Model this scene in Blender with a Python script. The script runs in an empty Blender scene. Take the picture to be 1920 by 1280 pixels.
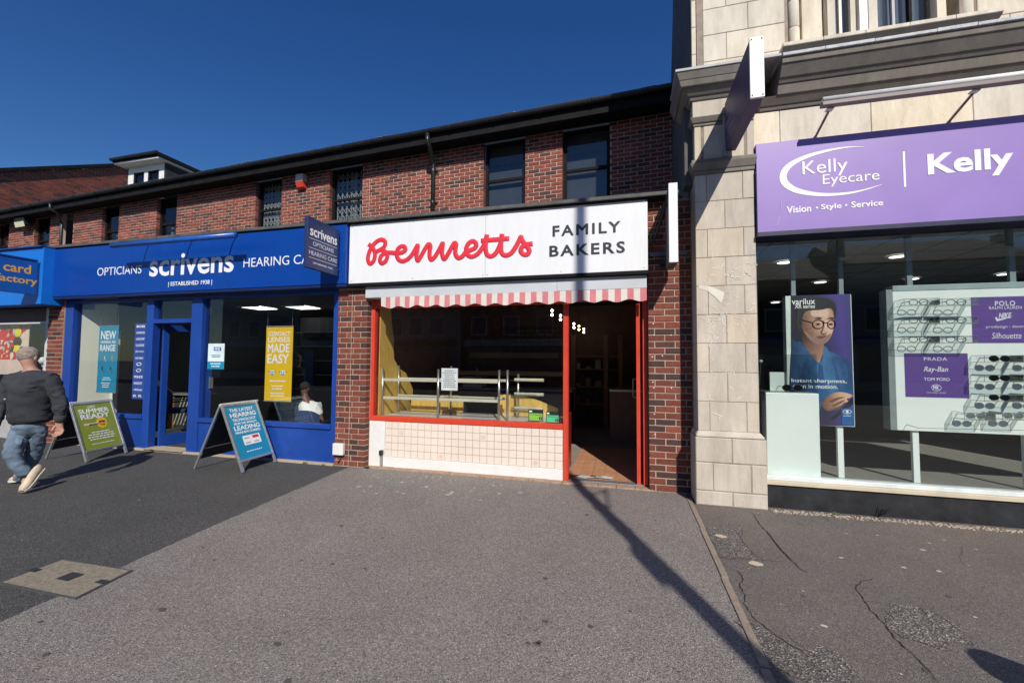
import bpy, bmesh, math, random
from mathutils import Vector, Matrix
random.seed(7)
R = math.radians
sc = bpy.context.scene
col = sc.collection

# ------------------------------------------------------------------ camera
F = 800.0; PITCH, YAW, ROLL = R(2.75), R(14.85), R(0.435)
CAM = Vector((0, -5.25, 1.47))
fw = Vector((-math.sin(YAW)*math.cos(PITCH), math.cos(YAW)*math.cos(PITCH), math.sin(PITCH)))
rt = Vector((math.cos(YAW), math.sin(YAW), 0)); up = rt.cross(fw)
rt, up = math.cos(ROLL)*rt + math.sin(ROLL)*up, -math.sin(ROLL)*rt + math.cos(ROLL)*up
cd = bpy.data.cameras.new("camera"); cam = bpy.data.objects.new("camera", cd); col.objects.link(cam)
cd.sensor_width = 36; cd.lens = 36*F/1920; cd.clip_start = .02; cd.clip_end = 3000
m = Matrix((rt, up, -fw)).transposed().to_4x4(); m.translation = CAM
cam.matrix_world = m; sc.camera = cam

# ------------------------------------------------------------------ sky, sun, exposure
AZ, EL = R(22.8), R(37.6)
w = bpy.data.worlds.new("World"); sc.world = w; w.use_nodes = True
nt = w.node_tree; bg = nt.nodes['Background']
sky = nt.nodes.new('ShaderNodeTexSky'); sky.sky_type = 'NISHITA'; sky.sun_disc = False
sky.sun_elevation = EL; sky.sun_rotation = R(180)-AZ
sky.air_density = 1.0; sky.dust_density = 0.25; sky.ozone_density = 4.0
hs = nt.nodes.new('ShaderNodeHueSaturation'); hs.inputs['Saturation'].default_value = 1.28; hs.inputs['Hue'].default_value = .512
nt.links.new(sky.outputs[0], hs.inputs['Color']); nt.links.new(hs.outputs[0], bg.inputs[0]); bg.inputs[1].default_value = 0.092
sl = bpy.data.lights.new("sun", 'SUN'); so = bpy.data.objects.new("sun", sl); col.objects.link(so)
sl.energy = 4.7; sl.angle = R(0.53); sl.color = (1.0, .945, .86)
sd = Vector((math.sin(AZ)*math.cos(EL), -math.cos(AZ)*math.cos(EL), math.sin(EL)))
so.rotation_euler = sd.to_track_quat('Z', 'Y').to_euler(); so.location = (6, -12, 12)
sc.view_settings.view_transform = 'Standard'; sc.view_settings.look = 'None'
sc.view_settings.exposure = 0.0; sc.view_settings.gamma = 1; sc.view_settings.use_curve_mapping = False
sc.render.engine = 'CYCLES'

# ------------------------------------------------------------------ measuring helpers
def ray(x, y): return fw + rt*((x-960)/F) + up*((640-y)/F)
def fp(x, y, Y=0.0):
    r = ray(x, y); t = (Y-CAM.y)/r.y; p = CAM+r*t; return p.x, p.z
def f3(x, y, Y=0.0):
    a, b = fp(x, y, Y); return Vector((a, Y, b))
def xp(x, y, X):
    r = ray(x, y); t = (X-CAM.x)/r.x; p = CAM+r*t; return p.y, p.z
def gp(x, y, Z=0.0):
    r = ray(x, y); t = (Z-CAM.z)/r.z; p = CAM+r*t; return p.x, p.y

# the upper storey stands back from the shopfronts and is turned a little: its own frame (s along, t into the wall, z up)
PHI = math.atan(.065); UPM = Matrix.Translation((0, 2.523, 0)) @ Matrix.Rotation(-PHI, 4, 'Z'); UPI = UPM.inverted(); XF = None
def uq(x, y, t=0.0):
    c = UPI @ CAM; r = UPI.to_3x3() @ ray(x, y); k = (t-c.y)/r.y; p = c+r*k; return p.x, p.z
# ------------------------------------------------------------------ object helpers
WL = {}
def wl(o): return WL.get(o.name, Vector((0, 0, 0))) if o else Vector((0, 0, 0))
def tag(o, label=None, cat=None, group=None, kind=None):
    if label: o['label'] = label
    if cat: o['category'] = cat
    if group: o['group'] = group
    if kind: o['kind'] = kind
    return o
def thing(name, label, cat, loc=(0, 0, 0), group=None):
    o = bpy.data.objects.new(name, None); col.objects.link(o)
    o.location = loc; WL[o.name] = Vector(loc); o.empty_display_size = .1
    return tag(o, label, cat, group)
def link(name, me, parent=None, kind=None, label=None):
    o = bpy.data.objects.new(name, me); col.objects.link(o)
    if parent:
        o.parent = parent; o.location = -wl(parent)
    WL[o.name] = Vector((0, 0, 0))
    return tag(o, label=label, kind=kind)

class MB:
    def __init__(s): s.v = []; s.f = []
    def add(s, vs, fs):
        n = len(s.v); s.v += [tuple(q) for q in vs]; s.f += [tuple(n+i for i in f) for f in fs]; return s
    def box(s, x0, x1, y0, y1, z0, z1, M=None):
        if x0 > x1: x0, x1 = x1, x0
        if y0 > y1: y0, y1 = y1, y0
        if z0 > z1: z0, z1 = z1, z0
        vs = [Vector(p) for p in ((x0,y0,z0),(x1,y0,z0),(x1,y1,z0),(x0,y1,z0),(x0,y0,z1),(x1,y0,z1),(x1,y1,z1),(x0,y1,z1))]
        if M: vs = [M @ p for p in vs]
        return s.add(vs, [(3,2,1,0),(4,5,6,7),(0,1,5,4),(1,2,6,5),(2,3,7,6),(3,0,4,7)])
    def hexa(s, b, t):   # bottom 4 pts, top 4 pts, counter-clockwise from above
        return s.add(list(b)+list(t), [(3,2,1,0),(4,5,6,7),(0,1,5,4),(1,2,6,5),(2,3,7,6),(3,0,4,7)])
    def quad(s, a, b, c, d): return s.add([a, b, c, d], [(0,1,2,3)])
    def poly(s, pts, off=None):   # flat polygon, or prism if off vector given
        n = len(pts)
        if off is None: return s.add(pts, [tuple(range(n))])
        off = Vector(off); a = [Vector(p) for p in pts]; b = [p+off for p in a]
        fs = [tuple(range(n)), tuple(reversed(range(n, 2*n)))]
        for i in range(n): j = (i+1) % n; fs.append((j, i, n+i, n+j))
        return s.add(a+b, fs)
    def tube(s, pts, r, n=8, cap=True, flat=None):
        pts = [Vector(p) for p in pts]; rs = r if isinstance(r, (list, tuple)) else [r]*len(pts)
        rings = []; prev = None
        for i, p in enumerate(pts):
            d = (pts[min(i+1, len(pts)-1)]-pts[max(i-1, 0)]).normalized()
            if flat is not None: u = flat.normalized(); vv = d.cross(u).normalized()
            else:
                if prev is None: a = Vector((0,0,1)) if abs(d.z) < .9 else Vector((1,0,0)); u = d.cross(a).normalized()
                else: u = (prev-d*prev.dot(d)).normalized()
                vv = d.cross(u); prev = u
            k = .10 if flat is not None else 1
            rings.append([p+(u*math.cos(2*math.pi*j/n)*k+vv*math.sin(2*math.pi*j/n))*rs[i] for j in range(n)])
        base = len(s.v)
        for rg in rings: s.v += [tuple(q) for q in rg]
        for i in range(len(rings)-1):
            for j in range(n):
                k = (j+1) % n; s.f.append((base+i*n+j, base+i*n+k, base+(i+1)*n+k, base+(i+1)*n+j))
        if cap:
            s.f.append(tuple(base+j for j in reversed(range(n)))); s.f.append(tuple(base+(len(rings)-1)*n+j for j in range(n)))
        return s
    def lathe(s, c, prof, n=16, axis='Z', a0=0.0, a1=2*math.pi):
        c = Vector(c); base = len(s.v); full = abs(a1-a0-2*math.pi) < 1e-4; m = n if full else n+1
        for r, h in prof:
            for j in range(m):
                a = a0+(a1-a0)*j/n; x, y = r*math.cos(a), r*math.sin(a)
                s.v.append(tuple(c+(Vector((x, y, h)) if axis == 'Z' else Vector((x, h, y)) if axis == 'Y' else Vector((h, x, y)))))
        for i in range(len(prof)-1):
            for j in range(n if full else m-1):
                k = (j+1) % m; s.f.append((base+i*m+j, base+i*m+k, base+(i+1)*m+k, base+(i+1)*m+j))
        return s
    def ball(s, c, r, n=12, sx=1, sy=1, sz=1):
        c = Vector(c); base = len(s.v); k = n//2
        for i in range(k+1):
            t = math.pi*i/k
            for j in range(n):
                a = 2*math.pi*j/n
                s.v.append((c.x+r*sx*math.sin(t)*math.cos(a), c.y+r*sy*math.sin(t)*math.sin(a), c.z+r*sz*math.cos(t)))
        for i in range(k):
            for j in range(n):
                q = (j+1) % n; s.f.append((base+i*n+j, base+(i+1)*n+j, base+(i+1)*n+q, base+i*n+q))
        return s
    def mesh(s, name, mat, smooth=False):
        me = bpy.data.meshes.new(name); me.from_pydata([tuple(XF @ Vector(v)) for v in s.v] if XF else s.v, [], s.f); me.validate()
        if mat: me.materials.append(mat)
        if smooth: me.polygons.foreach_set('use_smooth', [True]*len(me.polygons))
        return me
    def build(s, name, mat, parent=None, smooth=False, bevel=0, kind=None, label=None, fix=False):
        me = s.mesh(name, mat, smooth)
        if fix:
            bm = bmesh.new(); bm.from_mesh(me); bmesh.ops.remove_doubles(bm, verts=bm.verts, dist=1e-5)
            bmesh.ops.recalc_face_normals(bm, faces=bm.faces); bm.to_mesh(me); bm.free()
        o = link(name, me, parent, kind, label)
        if bevel:
            b = o.modifiers.new('bevel', 'BEVEL'); b.width = bevel; b.segments = 2; b.limit_method = 'ANGLE'; b.angle_limit = R(40)
            b.use_clamp_overlap = True
        return o
def bx(name, mat, parent, x0, x1, y0, y1, z0, z1, bevel=.003, **k):
    return MB().box(x0, x1, y0, y1, z0, z1).build(name, mat, parent, bevel=bevel, **k)

# ------------------------------------------------------------------ materials
MATS = {}
def nodes(name):
    m = bpy.data.materials.new(name); m.use_nodes = True; nt = m.node_tree
    b = nt.nodes['Principled BSDF']; MATS[name] = m
    return m, nt, b, nt.nodes.new, nt.links.new
def noise(N, L, nt, scale, detail=4, rough=.6, vec=None, stretch=None):
    g = N('ShaderNodeNewGeometry'); v = g.outputs['Position']
    if stretch:
        mp = N('ShaderNodeMapping'); L(v, mp.inputs[0]); mp.inputs['Scale'].default_value = stretch; v = mp.outputs[0]
    n = N('ShaderNodeTexNoise'); L(v, n.inputs['Vector'])
    n.inputs['Scale'].default_value = scale; n.inputs['Detail'].default_value = detail; n.inputs['Roughness'].default_value = rough
    return n
def ramp(N, L, src, stops):
    r = N('ShaderNodeValToRGB'); L(src, r.inputs[0]); e = r.color_ramp.elements
    while len(e) > 1: e.remove(e[-1])
    e[0].position = stops[0][0]; e[0].color = (*stops[0][1], 1)
    for p, c in stops[1:]:
        k = e.new(p); k.color = (*c, 1)
    return r
def mixc(N, L, fac, a, b, mode='MIX'):
    x = N('ShaderNodeMix'); x.data_type = 'RGBA'; x.blend_type = mode
    for i, q in ((0, fac), (6, a), (7, b)):
        if isinstance(q, bpy.types.NodeSocket): L(q, x.inputs[i])
        else: x.inputs[i].default_value = q if i == 0 else (*q, 1)
    return x.outputs[2]
def bumpn(N, L, b, h, strength, dist=.01):
    k = N('ShaderNodeBump'); k.inputs['Strength'].default_value = strength; k.inputs['Distance'].default_value = dist
    L(h, k.inputs['Height']); L(k.outputs[0], b.inputs['Normal']); return k
def M(name, c, rough=.6, metal=0, var=.12, scale=5, bump=.0, bscale=60, spec=.5, dirt=0.0, dirtc=(.05,.045,.04), streak=None):
    if name in MATS: return MATS[name]
    m, nt, b, N, L = nodes(name)
    b.inputs['Roughness'].default_value = rough; b.inputs['Metallic'].default_value = metal
    b.inputs['Specular IOR Level'].default_value = spec
    n = noise(N, L, nt, scale, 5, .6, stretch=streak)
    lo = tuple(max(0, x*(1-var)) for x in c); hi = tuple(min(1, x*(1+var)) for x in c)
    r = ramp(N, L, n.outputs[0], [(.3, lo), (.7, hi)]); out = r.outputs[0]
    if dirt:
        n2 = noise(N, L, nt, scale*2.3, 8, .75, stretch=streak); rr = ramp(N, L, n2.outputs[0], [(.52, (0,0,0)), (.75, (dirt,)*3)])
        out = mixc(N, L, rr.outputs[0], out, dirtc)
    L(out, b.inputs['Base Color'])
    rr2 = N('ShaderNodeMapRange'); L(n.outputs[0], rr2.inputs[0]); rr2.inputs[3].default_value = max(.02, rough-.08); rr2.inputs[4].default_value = min(1, rough+.1)
    L(rr2.outputs[0], b.inputs['Roughness'])
    if bump:
        nb = noise(N, L, nt, bscale, 4, .6); bumpn(N, L, b, nb.outputs[0], bump, .004)
    return m
def brick_mat(name, island, tint=1.0, hi=1.0):
    m, nt, b, N, L = nodes(name)
    if island: rnd = N('ShaderNodeNewGeometry').outputs['Random Per Island']
    else: rnd = N('ShaderNodeObjectInfo').outputs['Random']
    t = tint
    r = ramp(N, L, rnd, [(0, (.085*t,.042*t,.038*t)), (.2, (.11*t,.048*t,.040*t)), (.3, (.22*t,.055*t,.036*t)), (.6, (.31*t,.078*t,.046*t)), (.8, (.23*t,.055*t,.036*t)), (1, (.38*t,.105*t,.062*t))])
    n = noise(N, L, nt, 24, 6, .7); rr = ramp(N, L, n.outputs[0], [(.3, (.6,.6,.6)), (.7, (1.15,1.15,1.15))])
    c = mixc(N, L, 1.0, r.outputs[0], rr.outputs[0], 'MULTIPLY')
    n2 = noise(N, L, nt, 2.2, 5, .7); r2 = ramp(N, L, n2.outputs[0], [(.5, (0,0,0)), (.8, (.35,.35,.35))])
    c = mixc(N, L, r2.outputs[0], c, (.045,.035,.035))
    n3 = noise(N, L, nt, 60, 3, .6); r3 = ramp(N, L, n3.outputs[0], [(.66, (0,0,0)), (.75, (.45,.45,.45))])
    c = mixc(N, L, r3.outputs[0], c, (.42,.32,.27))
    L(c, b.inputs['Base Color']); b.inputs['Roughness'].default_value = .85
    nb = noise(N, L, nt, 90, 5, .7); bumpn(N, L, b, nb.outputs[0], .6, .004)
    return m
def tarmac(name, base, speck, scale=170, bump=.6, patch=.18, warm=(1,1,1), contrast=1.0):
    m, nt, b, N, L = nodes(name)
    g = N('ShaderNodeNewGeometry')
    v = N('ShaderNodeTexVoronoi'); v.inputs['Scale'].default_value = scale; L(g.outputs['Position'], v.inputs['Vector'])
    sp = N('ShaderNodeSeparateColor'); L(v.outputs['Color'], sp.inputs[0])
    dk = tuple(x*.45 for x in base)
    r = ramp(N, L, sp.outputs[0], [(0, dk), (.35, base), (.7, tuple(x*1.35 for x in base)), (.93, speck), (1, tuple(min(1, x*1.6) for x in speck))])
    n = noise(N, L, nt, 1.1, 8, .65); rr = ramp(N, L, n.outputs[0], [(.25, (1-patch,)*3), (.75, (1+patch*.6,)*3)])
    c = mixc(N, L, 1.0, r.outputs[0], rr.outputs[0], 'MULTIPLY')
    n4 = noise(N, L, nt, .5, 5, .7); r4 = ramp(N, L, n4.outputs[0], [(.45, (0,0,0)), (.65, (.8,.8,.8))])
    c2 = mixc(N, L, 1.0, c, warm, 'MULTIPLY'); c = mixc(N, L, r4.outputs[0], c, c2)
    n3 = noise(N, L, nt, 14, 2, .5); r3 = ramp(N, L, n3.outputs[0], [(.20, (.65,)*3), (.27, (0,0,0))])
    c = mixc(N, L, r3.outputs[0], c, tuple(x*.5 for x in base))
    L(c, b.inputs['Base Color']); b.inputs['Roughness'].default_value = .82
    bumpn(N, L, b, v.outputs['Distance'], bump, .006)
    return m
def stone_mat(name, base, tint=.2):
    m, nt, b, N, L = nodes(name)
    rnd = N('ShaderNodeObjectInfo').outputs['Random']
    r = ramp(N, L, rnd, [(0, tuple(x*.94 for x in base)), (.5, base), (1, (base[0]*1.08, base[1]*1.04, base[2]*.95))])
    n = noise(N, L, nt, 3.0, 8, .7, stretch=(2.2, 2.2, .5)); rr = ramp(N, L, n.outputs[0], [(.35, (1.05,1.05,1.05)), (.72, (.72,.70,.68))])
    c = mixc(N, L, 1.0, r.outputs[0], rr.outputs[0], 'MULTIPLY')
    n2 = noise(N, L, nt, 30, 6, .7); r2 = ramp(N, L, n2.outputs[0], [(.55, (0,0,0)), (.72, (.35,.35,.35))])
    c = mixc(N, L, r2.outputs[0], c, tuple(x*.55 for x in base))
    L(c, b.inputs['Base Color']); b.inputs['Roughness'].default_value = .9
    nb = noise(N, L, nt, 160, 5, .7); bumpn(N, L, b, nb.outputs[0], .35, .003)
    return m
def glass_mat(name, tint=(.93,.95,.95), f0=.07, dirt=.0):
    m, nt, b, N, L = nodes(name); nt.nodes.remove(b); out = [n for n in nt.nodes if n.type == 'OUTPUT_MATERIAL'][0]
    tr = N('ShaderNodeBsdfTransparent'); tr.inputs[0].default_value = (*tint, 1)
    gl = N('ShaderNodeBsdfGlossy'); gl.inputs['Roughness'].default_value = 0.0
    lw = N('ShaderNodeLayerWeight'); lw.inputs[0].default_value = .5
    p = N('ShaderNodeMath'); p.operation = 'POWER'; L(lw.outputs['Facing'], p.inputs[0]); p.inputs[1].default_value = 5
    q = N('ShaderNodeMath'); q.operation = 'MULTIPLY_ADD'; L(p.outputs[0], q.inputs[0]); q.inputs[1].default_value = 1-f0; q.inputs[2].default_value = f0
    mx = N('ShaderNodeMixShader'); L(q.outputs[0], mx.inputs[0]); L(tr.outputs[0], mx.inputs[1]); L(gl.outputs[0], mx.inputs[2])
    if dirt:
        df = N('ShaderNodeBsdfDiffuse'); df.inputs[0].default_value = (.5,.5,.48,1)
        n = noise(N, L, nt, 5, 7, .75); rr = ramp(N, L, n.outputs[0], [(.4, (dirt*.3,)*3), (.8, (dirt,)*3)])
        m2 = N('ShaderNodeMixShader'); L(rr.outputs[0], m2.inputs[0]); L(mx.outputs[0], m2.inputs[1]); L(df.outputs[0], m2.inputs[2]); L(m2.outputs[0], out.inputs[0])
    else: L(mx.outputs[0], out.inputs[0])
    return m
def grad(name, a, b, stops, rough=.4, nz=.12, nscale=14):
    """flat print whose colour runs from point a to point b"""
    m, nt, bs, N, L = nodes(name); g = N('ShaderNodeNewGeometry'); a = Vector(a); b = Vector(b); d = b-a
    s1 = N('ShaderNodeVectorMath'); s1.operation = 'SUBTRACT'; L(g.outputs['Position'], s1.inputs[0]); s1.inputs[1].default_value = a
    s2 = N('ShaderNodeVectorMath'); s2.operation = 'DOT_PRODUCT'; L(s1.outputs[0], s2.inputs[0]); s2.inputs[1].default_value = d/d.length_squared
    n = noise(N, L, nt, nscale, 5, .6); ad = N('ShaderNodeMath'); ad.operation = 'MULTIPLY_ADD'; L(n.outputs[0], ad.inputs[0]); ad.inputs[1].default_value = nz*2; L(s2.outputs['Value'], ad.inputs[2])
    sb = N('ShaderNodeMath'); sb.operation = 'SUBTRACT'; L(ad.outputs[0], sb.inputs[0]); sb.inputs[1].default_value = nz
    L(ramp(N, L, sb.outputs[0], stops).outputs[0], bs.inputs['Base Color']); bs.inputs['Roughness'].default_value = rough
    return m
def emit(name, c, s):
    m, nt, b, N, L = nodes(name)
    b.inputs['Emission Color'].default_value = (*c, 1); b.inputs['Emission Strength'].default_value = s; b.inputs['Base Color'].default_value = (*c, 1)
    return m

BR = brick_mat('brick_red', False); BRI = brick_mat('brick_red_far', True)
BRD = brick_mat('brick_brown', False, .78); BRDI = brick_mat('brick_brown_far', True, .78)
MORT = M('mortar', (.58,.45,.37), .95, var=.15, scale=12, bump=.5, bscale=200)
MORTD = M('mortar_dark', (.42,.32,.245), .95, var=.2, scale=9, bump=.5, bscale=200)
BLACKW = M('black_painted_wood', (.011,.011,.012), .75, var=.3, dirt=.12, dirtc=(.05,.048,.045), bump=.15, spec=.15)
GUTM = M('black_gutter_plastic', (.016,.017,.019), .35, var=.3, dirt=.3, dirtc=(.08,.08,.075))
LEAD = M('weathered_lead', (.085,.083,.08), .7, var=.3, scale=9, dirt=.6, dirtc=(.17,.16,.13), bump=.4, bscale=40)
ROOF = M('dark_roof_tile', (.05,.045,.045), .8, var=.3)
BLUE = M('royal_blue_panel', (.002,.050,.30), .32, var=.05, scale=2, bump=.03, bscale=20)
BLUEP = M('royal_blue_paint', (.010,.055,.30), .38, var=.12, scale=3, dirt=.35, dirtc=(.03,.07,.25), bump=.1, bscale=50)
NAVY = M('navy_sign', (.016,.032,.12), .45, var=.06, dirt=.12, dirtc=(.06,.07,.12))
SKYB = M('bright_blue_panel', (.005,.16,.62), .35, var=.05)
SKYBD = M('card_sign_blue', (.008,.10,.40), .4, var=.06)
WHITEP = M('white_sign_panel', (.79,.80,.81), .4, var=.03, scale=3, dirt=.16, dirtc=(.58,.57,.54), streak=(5,5,.8))
WHITE = M('white_paint', (.77,.76,.73), .5, var=.06, dirt=.3, dirtc=(.5,.47,.42), bump=.08, bscale=80)
WLET = M('white_lettering', (.82,.82,.82), .4, var=.02)
BLET = M('black_lettering', (.03,.035,.042), .4, var=.05)
RLET = M('red_lettering', (.72,.022,.045), .6, var=.03)
RED = M('red_gloss_paint', (.62,.060,.030), .3, var=.08, scale=6, dirt=.2, dirtc=(.35,.05,.03), bump=.08, bscale=40)
GREYB = M('grey_white_board', (.52,.55,.58), .6, var=.07, scale=3, dirt=.35, dirtc=(.62,.60,.56), bump=.1)
TILEM = M('cream_glazed_tile', (.78,.67,.57), .3, var=.05, scale=3, bump=.03, bscale=40)
TILE2 = M('patterned_tile_print', (.62,.36,.27), .35, var=.3, scale=60)
GROUT = M('tile_grout', (.26,.21,.18), .9)
TERRA = M('terracotta_tile', (.50,.25,.14), .45, var=.15, scale=7, dirt=.25, dirtc=(.3,.17,.1))
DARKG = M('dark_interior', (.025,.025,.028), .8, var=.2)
BROWND = M('brown_interior_wall', (.05,.025,.02), .6, var=.3)
WOODY = M('yellow_pine_board', (.74,.47,.11), .5, var=.22, scale=9, streak=(6,6,.7), bump=.1)
SPECK = M('speckled_laminate', (.66,.60,.57), .35, var=.25, scale=90)
STEEL = M('brushed_steel', (.55,.53,.48), .3, metal=.85, var=.1, scale=30)
CHROME = M('grey_aluminium', (.48,.50,.51), .35, metal=.7, var=.08, scale=20)
CREAMR = M('cream_rail', (.62,.58,.45), .45, var=.08)
STONE = stone_mat('sandstone_block', (.59,.53,.445))
STONEU = stone_mat('pale_ashlar_block', (.74,.68,.57))
STONEM = stone_mat('shaded_stone_moulding', (.23,.21,.185))  # stone darkened so the shade on cornice and undersides is in the colour
SMORT = M('stone_joint', (.30,.25,.20), .95, var=.3)
RENDER = M('dark_cement_render', (.12,.115,.11), .9, var=.25, scale=2, dirt=.4, dirtc=(.06,.06,.06), bump=.3)
PURP = M('lilac_sign_panel', (.275,.175,.49), .42, var=.07, scale=1.2, dirt=.12, dirtc=(.36,.28,.55))
PURPD = M('purple_print', (.12,.062,.26), .35, var=.04)
PURPN = M('dark_purple_sign', (.060,.038,.115), .5, var=.15)
SIGNE = M('scuffed_white_sign_edge', (.82,.82,.78), .45, var=.06, dirt=.35, dirtc=(.45,.45,.42), streak=(10,10,1))
GREEN = M('green_poster', (.24,.30,.035), .35, var=.05)
CYAN = M('cyan_poster', (.01,.25,.43), .35, var=.05)
YELL = M('yellow_poster', (.80,.50,.015), .35, var=.04)
PANEW = glass_mat('shop_glass', (.95,.965,.96), .05, .0)
PANEU = glass_mat('upper_glass', (.70,.72,.74), .06, .0)
PANEK = glass_mat('greenish_glass', (.945,.975,.962), .045, .0)
ACRYL = glass_mat('clear_acrylic', (.95,.97,.965), .05, .0)
LAMPW = emit('lit_white_lamp', (1,.97,.9), 3.0)
LAMPO = emit('lit_amber_lamp', (1,.62,.22), 14.0); LAMPB = emit('lit_bakery_lamp', (1,.93,.8), 16.0)
BLACKP = M('black_plastic', (.02,.02,.022), .4)
CLOTHG = M('charcoal_knit', (.032,.035,.042), .95, var=.25, scale=14, bump=.5, bscale=240)
DENIM = M('faded_blue_denim', (.12,.17,.23), .9, var=.35, scale=5, bump=.6, bscale=160, dirt=.3, dirtc=(.24,.30,.35), streak=(1.5,1.5,.6))
SKIN = M('pale_skin', (.50,.27,.19), .5, var=.12, scale=20)
SKIND = M('brown_skin', (.16,.07,.045), .5, var=.1, scale=20)
HAIRG = M('grey_cropped_hair', (.27,.225,.19), .95, var=.45, scale=45, bump=1.0, bscale=260, dirt=.5, dirtc=(.42,.27,.21))
HAIRD = M('dark_cropped_hair', (.02,.015,.012), .9, bump=.5, bscale=200)
SHOE = M('cream_trainer', (.58,.47,.34), .7, var=.15, scale=25)
SOLE = M('pale_rubber_sole', (.62,.58,.50), .7)
CHAIRB = M('blue_chair_fabric', (.02,.04,.12), .9, bump=.3)
PINE = M('orange_wood_panel', (.45,.24,.11), .5, var=.2, scale=8)
LEAF = M('weed_leaf', (.10,.17,.03), .7, var=.3, scale=40)
DGRND = tarmac('dark_fine_tarmac', (.054,.053,.050), (.13,.125,.115), 210, .5, .22, warm=(1.15,1.08,1.0))
LGRND = tarmac('light_chipped_tarmac', (.198,.178,.160), (.31,.28,.25), 175, .6, .17, warm=(1.02,.94,.93))
OGRND = tarmac('old_worn_tarmac', (.116,.102,.092), (.21,.19,.17), 260, .35, .22, warm=(1.1,1.0,.92))
RGRND = tarmac('exposed_aggregate', (.115,.10,.09), (.30,.275,.245), 120, 1.0, .25)
ROADM = tarmac('road_asphalt', (.07,.07,.07), (.16,.16,.15), 110, .8, .2)
KERBM = M('buff_edging_kerb', (.27,.215,.165), .9, var=.2, scale=25, bump=.6, bscale=120)
BPAV = M('buff_brick_paver', (.36,.24,.16), .85, var=.25, scale=14, bump=.4)
MANM = M('worn_concrete_cover', (.24,.205,.15), .9, var=.3, scale=45, bump=1.0, bscale=90, dirt=.4, dirtc=(.12,.10,.08))
IRON = M('cast_iron', (.07,.07,.07), .6, var=.2, scale=40)
CRACK = M('crack_dirt', (.025,.022,.02), .95)
CERAM = M('pale_green_white', (.77,.79,.77), .35, var=.02)
FLOORG = M('grey_wood_floor', (.30,.28,.26), .35, var=.2, scale=6, streak=(1,8,1))

# ------------------------------------------------------------------ lettering
def lettering(s, o, ux, uz, w_, h_, mat, parent, bold=0.0, shear=0.0, ext=.003, name='lettering', space=1.0, label=None):
    fat = 0
    if 'M' in s or 'W' in s: fat, bold = bold, 0
    cu = bpy.data.curves.new('t', 'FONT'); cu.body = s; cu.offset = bold; cu.shear = shear; cu.extrude = .01; cu.space_character = space
    cu.resolution_u = 3; cu.space_line = .95; cu.align_x = 'CENTER'
    t = bpy.data.objects.new('t', cu); col.objects.link(t)
    dg = bpy.context.evaluated_depsgraph_get(); me = bpy.data.meshes.new_from_object(t.evaluated_get(dg))
    bpy.data.objects.remove(t); bpy.data.curves.remove(cu)
    if fat > .004:   # thicken by overlapping shifted copies, each a hair further out
        va = [v.co.copy() for v in me.vertices]; fa = [tuple(p.vertices) for p in me.polygons]; nv = []; nf = []
        for i in range(9):
            dx, dy = (0, 0) if i == 0 else (fat*math.cos(i*math.pi/4), fat*math.sin(i*math.pi/4)); b0 = len(nv)
            nv += [(v.x+dx, v.y+dy, v.z+.0006*i if v.z > 0 else v.z) for v in va]; nf += [tuple(b0+k for k in f) for f in fa]
        me = bpy.data.meshes.new('t'); me.from_pydata(nv, [], nf)
    xs = [v.co.x for v in me.vertices]; ys = [v.co.y for v in me.vertices]
    x0, x1, y0, y1 = min(xs), max(xs), min(ys), max(ys)
    o = Vector(o); ux = Vector(ux).normalized(); uz = Vector(uz).normalized(); n = ux.cross(uz)
    for v in me.vertices:
        a = (v.co.x-x0)/(x1-x0)*w_; b = (v.co.y-y0)/(y1-y0)*h_; c = ext+(v.co.z-.01)*.05 if v.co.z > 0 else 0
        v.co = o+ux*a+uz*b+n*c
    me.materials.clear(); me.materials.append(mat); me.name = name
    return link(name, me, parent, label=label)
def flettering(s, px0, px1, pbot, ptop, Y, mat, parent, **k):
    """letters on a plane parallel to the shop fronts; corners measured on the photograph at that plane"""
    xa, zb = fp(px0, pbot[0], Y); xb, zt = fp(px1, ptop[1], Y); _, za = fp(px0, ptop[0], Y); _, zb2 = fp(px1, pbot[1], Y)
    z0 = (zb+zb2)/2; z1 = (za+zt)/2
    return lettering(s, (xa, Y-.001, z0), (1,0,0), (0,0,1), xb-xa, z1-z0, mat, parent, **k)
def textlines(n, o, ux, uz, w_, h_, mat, parent, seed=1, name='small_print'):
    """rows of tiny print too small to read: thin broken bars"""
    rr = random.Random(seed); o = Vector(o); ux = Vector(ux).normalized(); uz = Vector(uz).normalized(); nn = ux.cross(uz); mb = MB()
    for i in range(n):
        z = h_*(1-(i+.7)/n); hh = h_/n*.42; wd = w_*rr.uniform(.6, 1); x = (w_-wd)/2
        while x < (w_+wd)/2-.01*w_:
            l = min(rr.uniform(.06, .16)*w_, (w_+wd)/2-x); a = o+ux*x+uz*z+nn*.0015
            mb.quad(a, a+ux*l, a+ux*l+uz*hh, a+uz*hh); x += l+.025*w_
    return mb.build(name, mat, parent)

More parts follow.
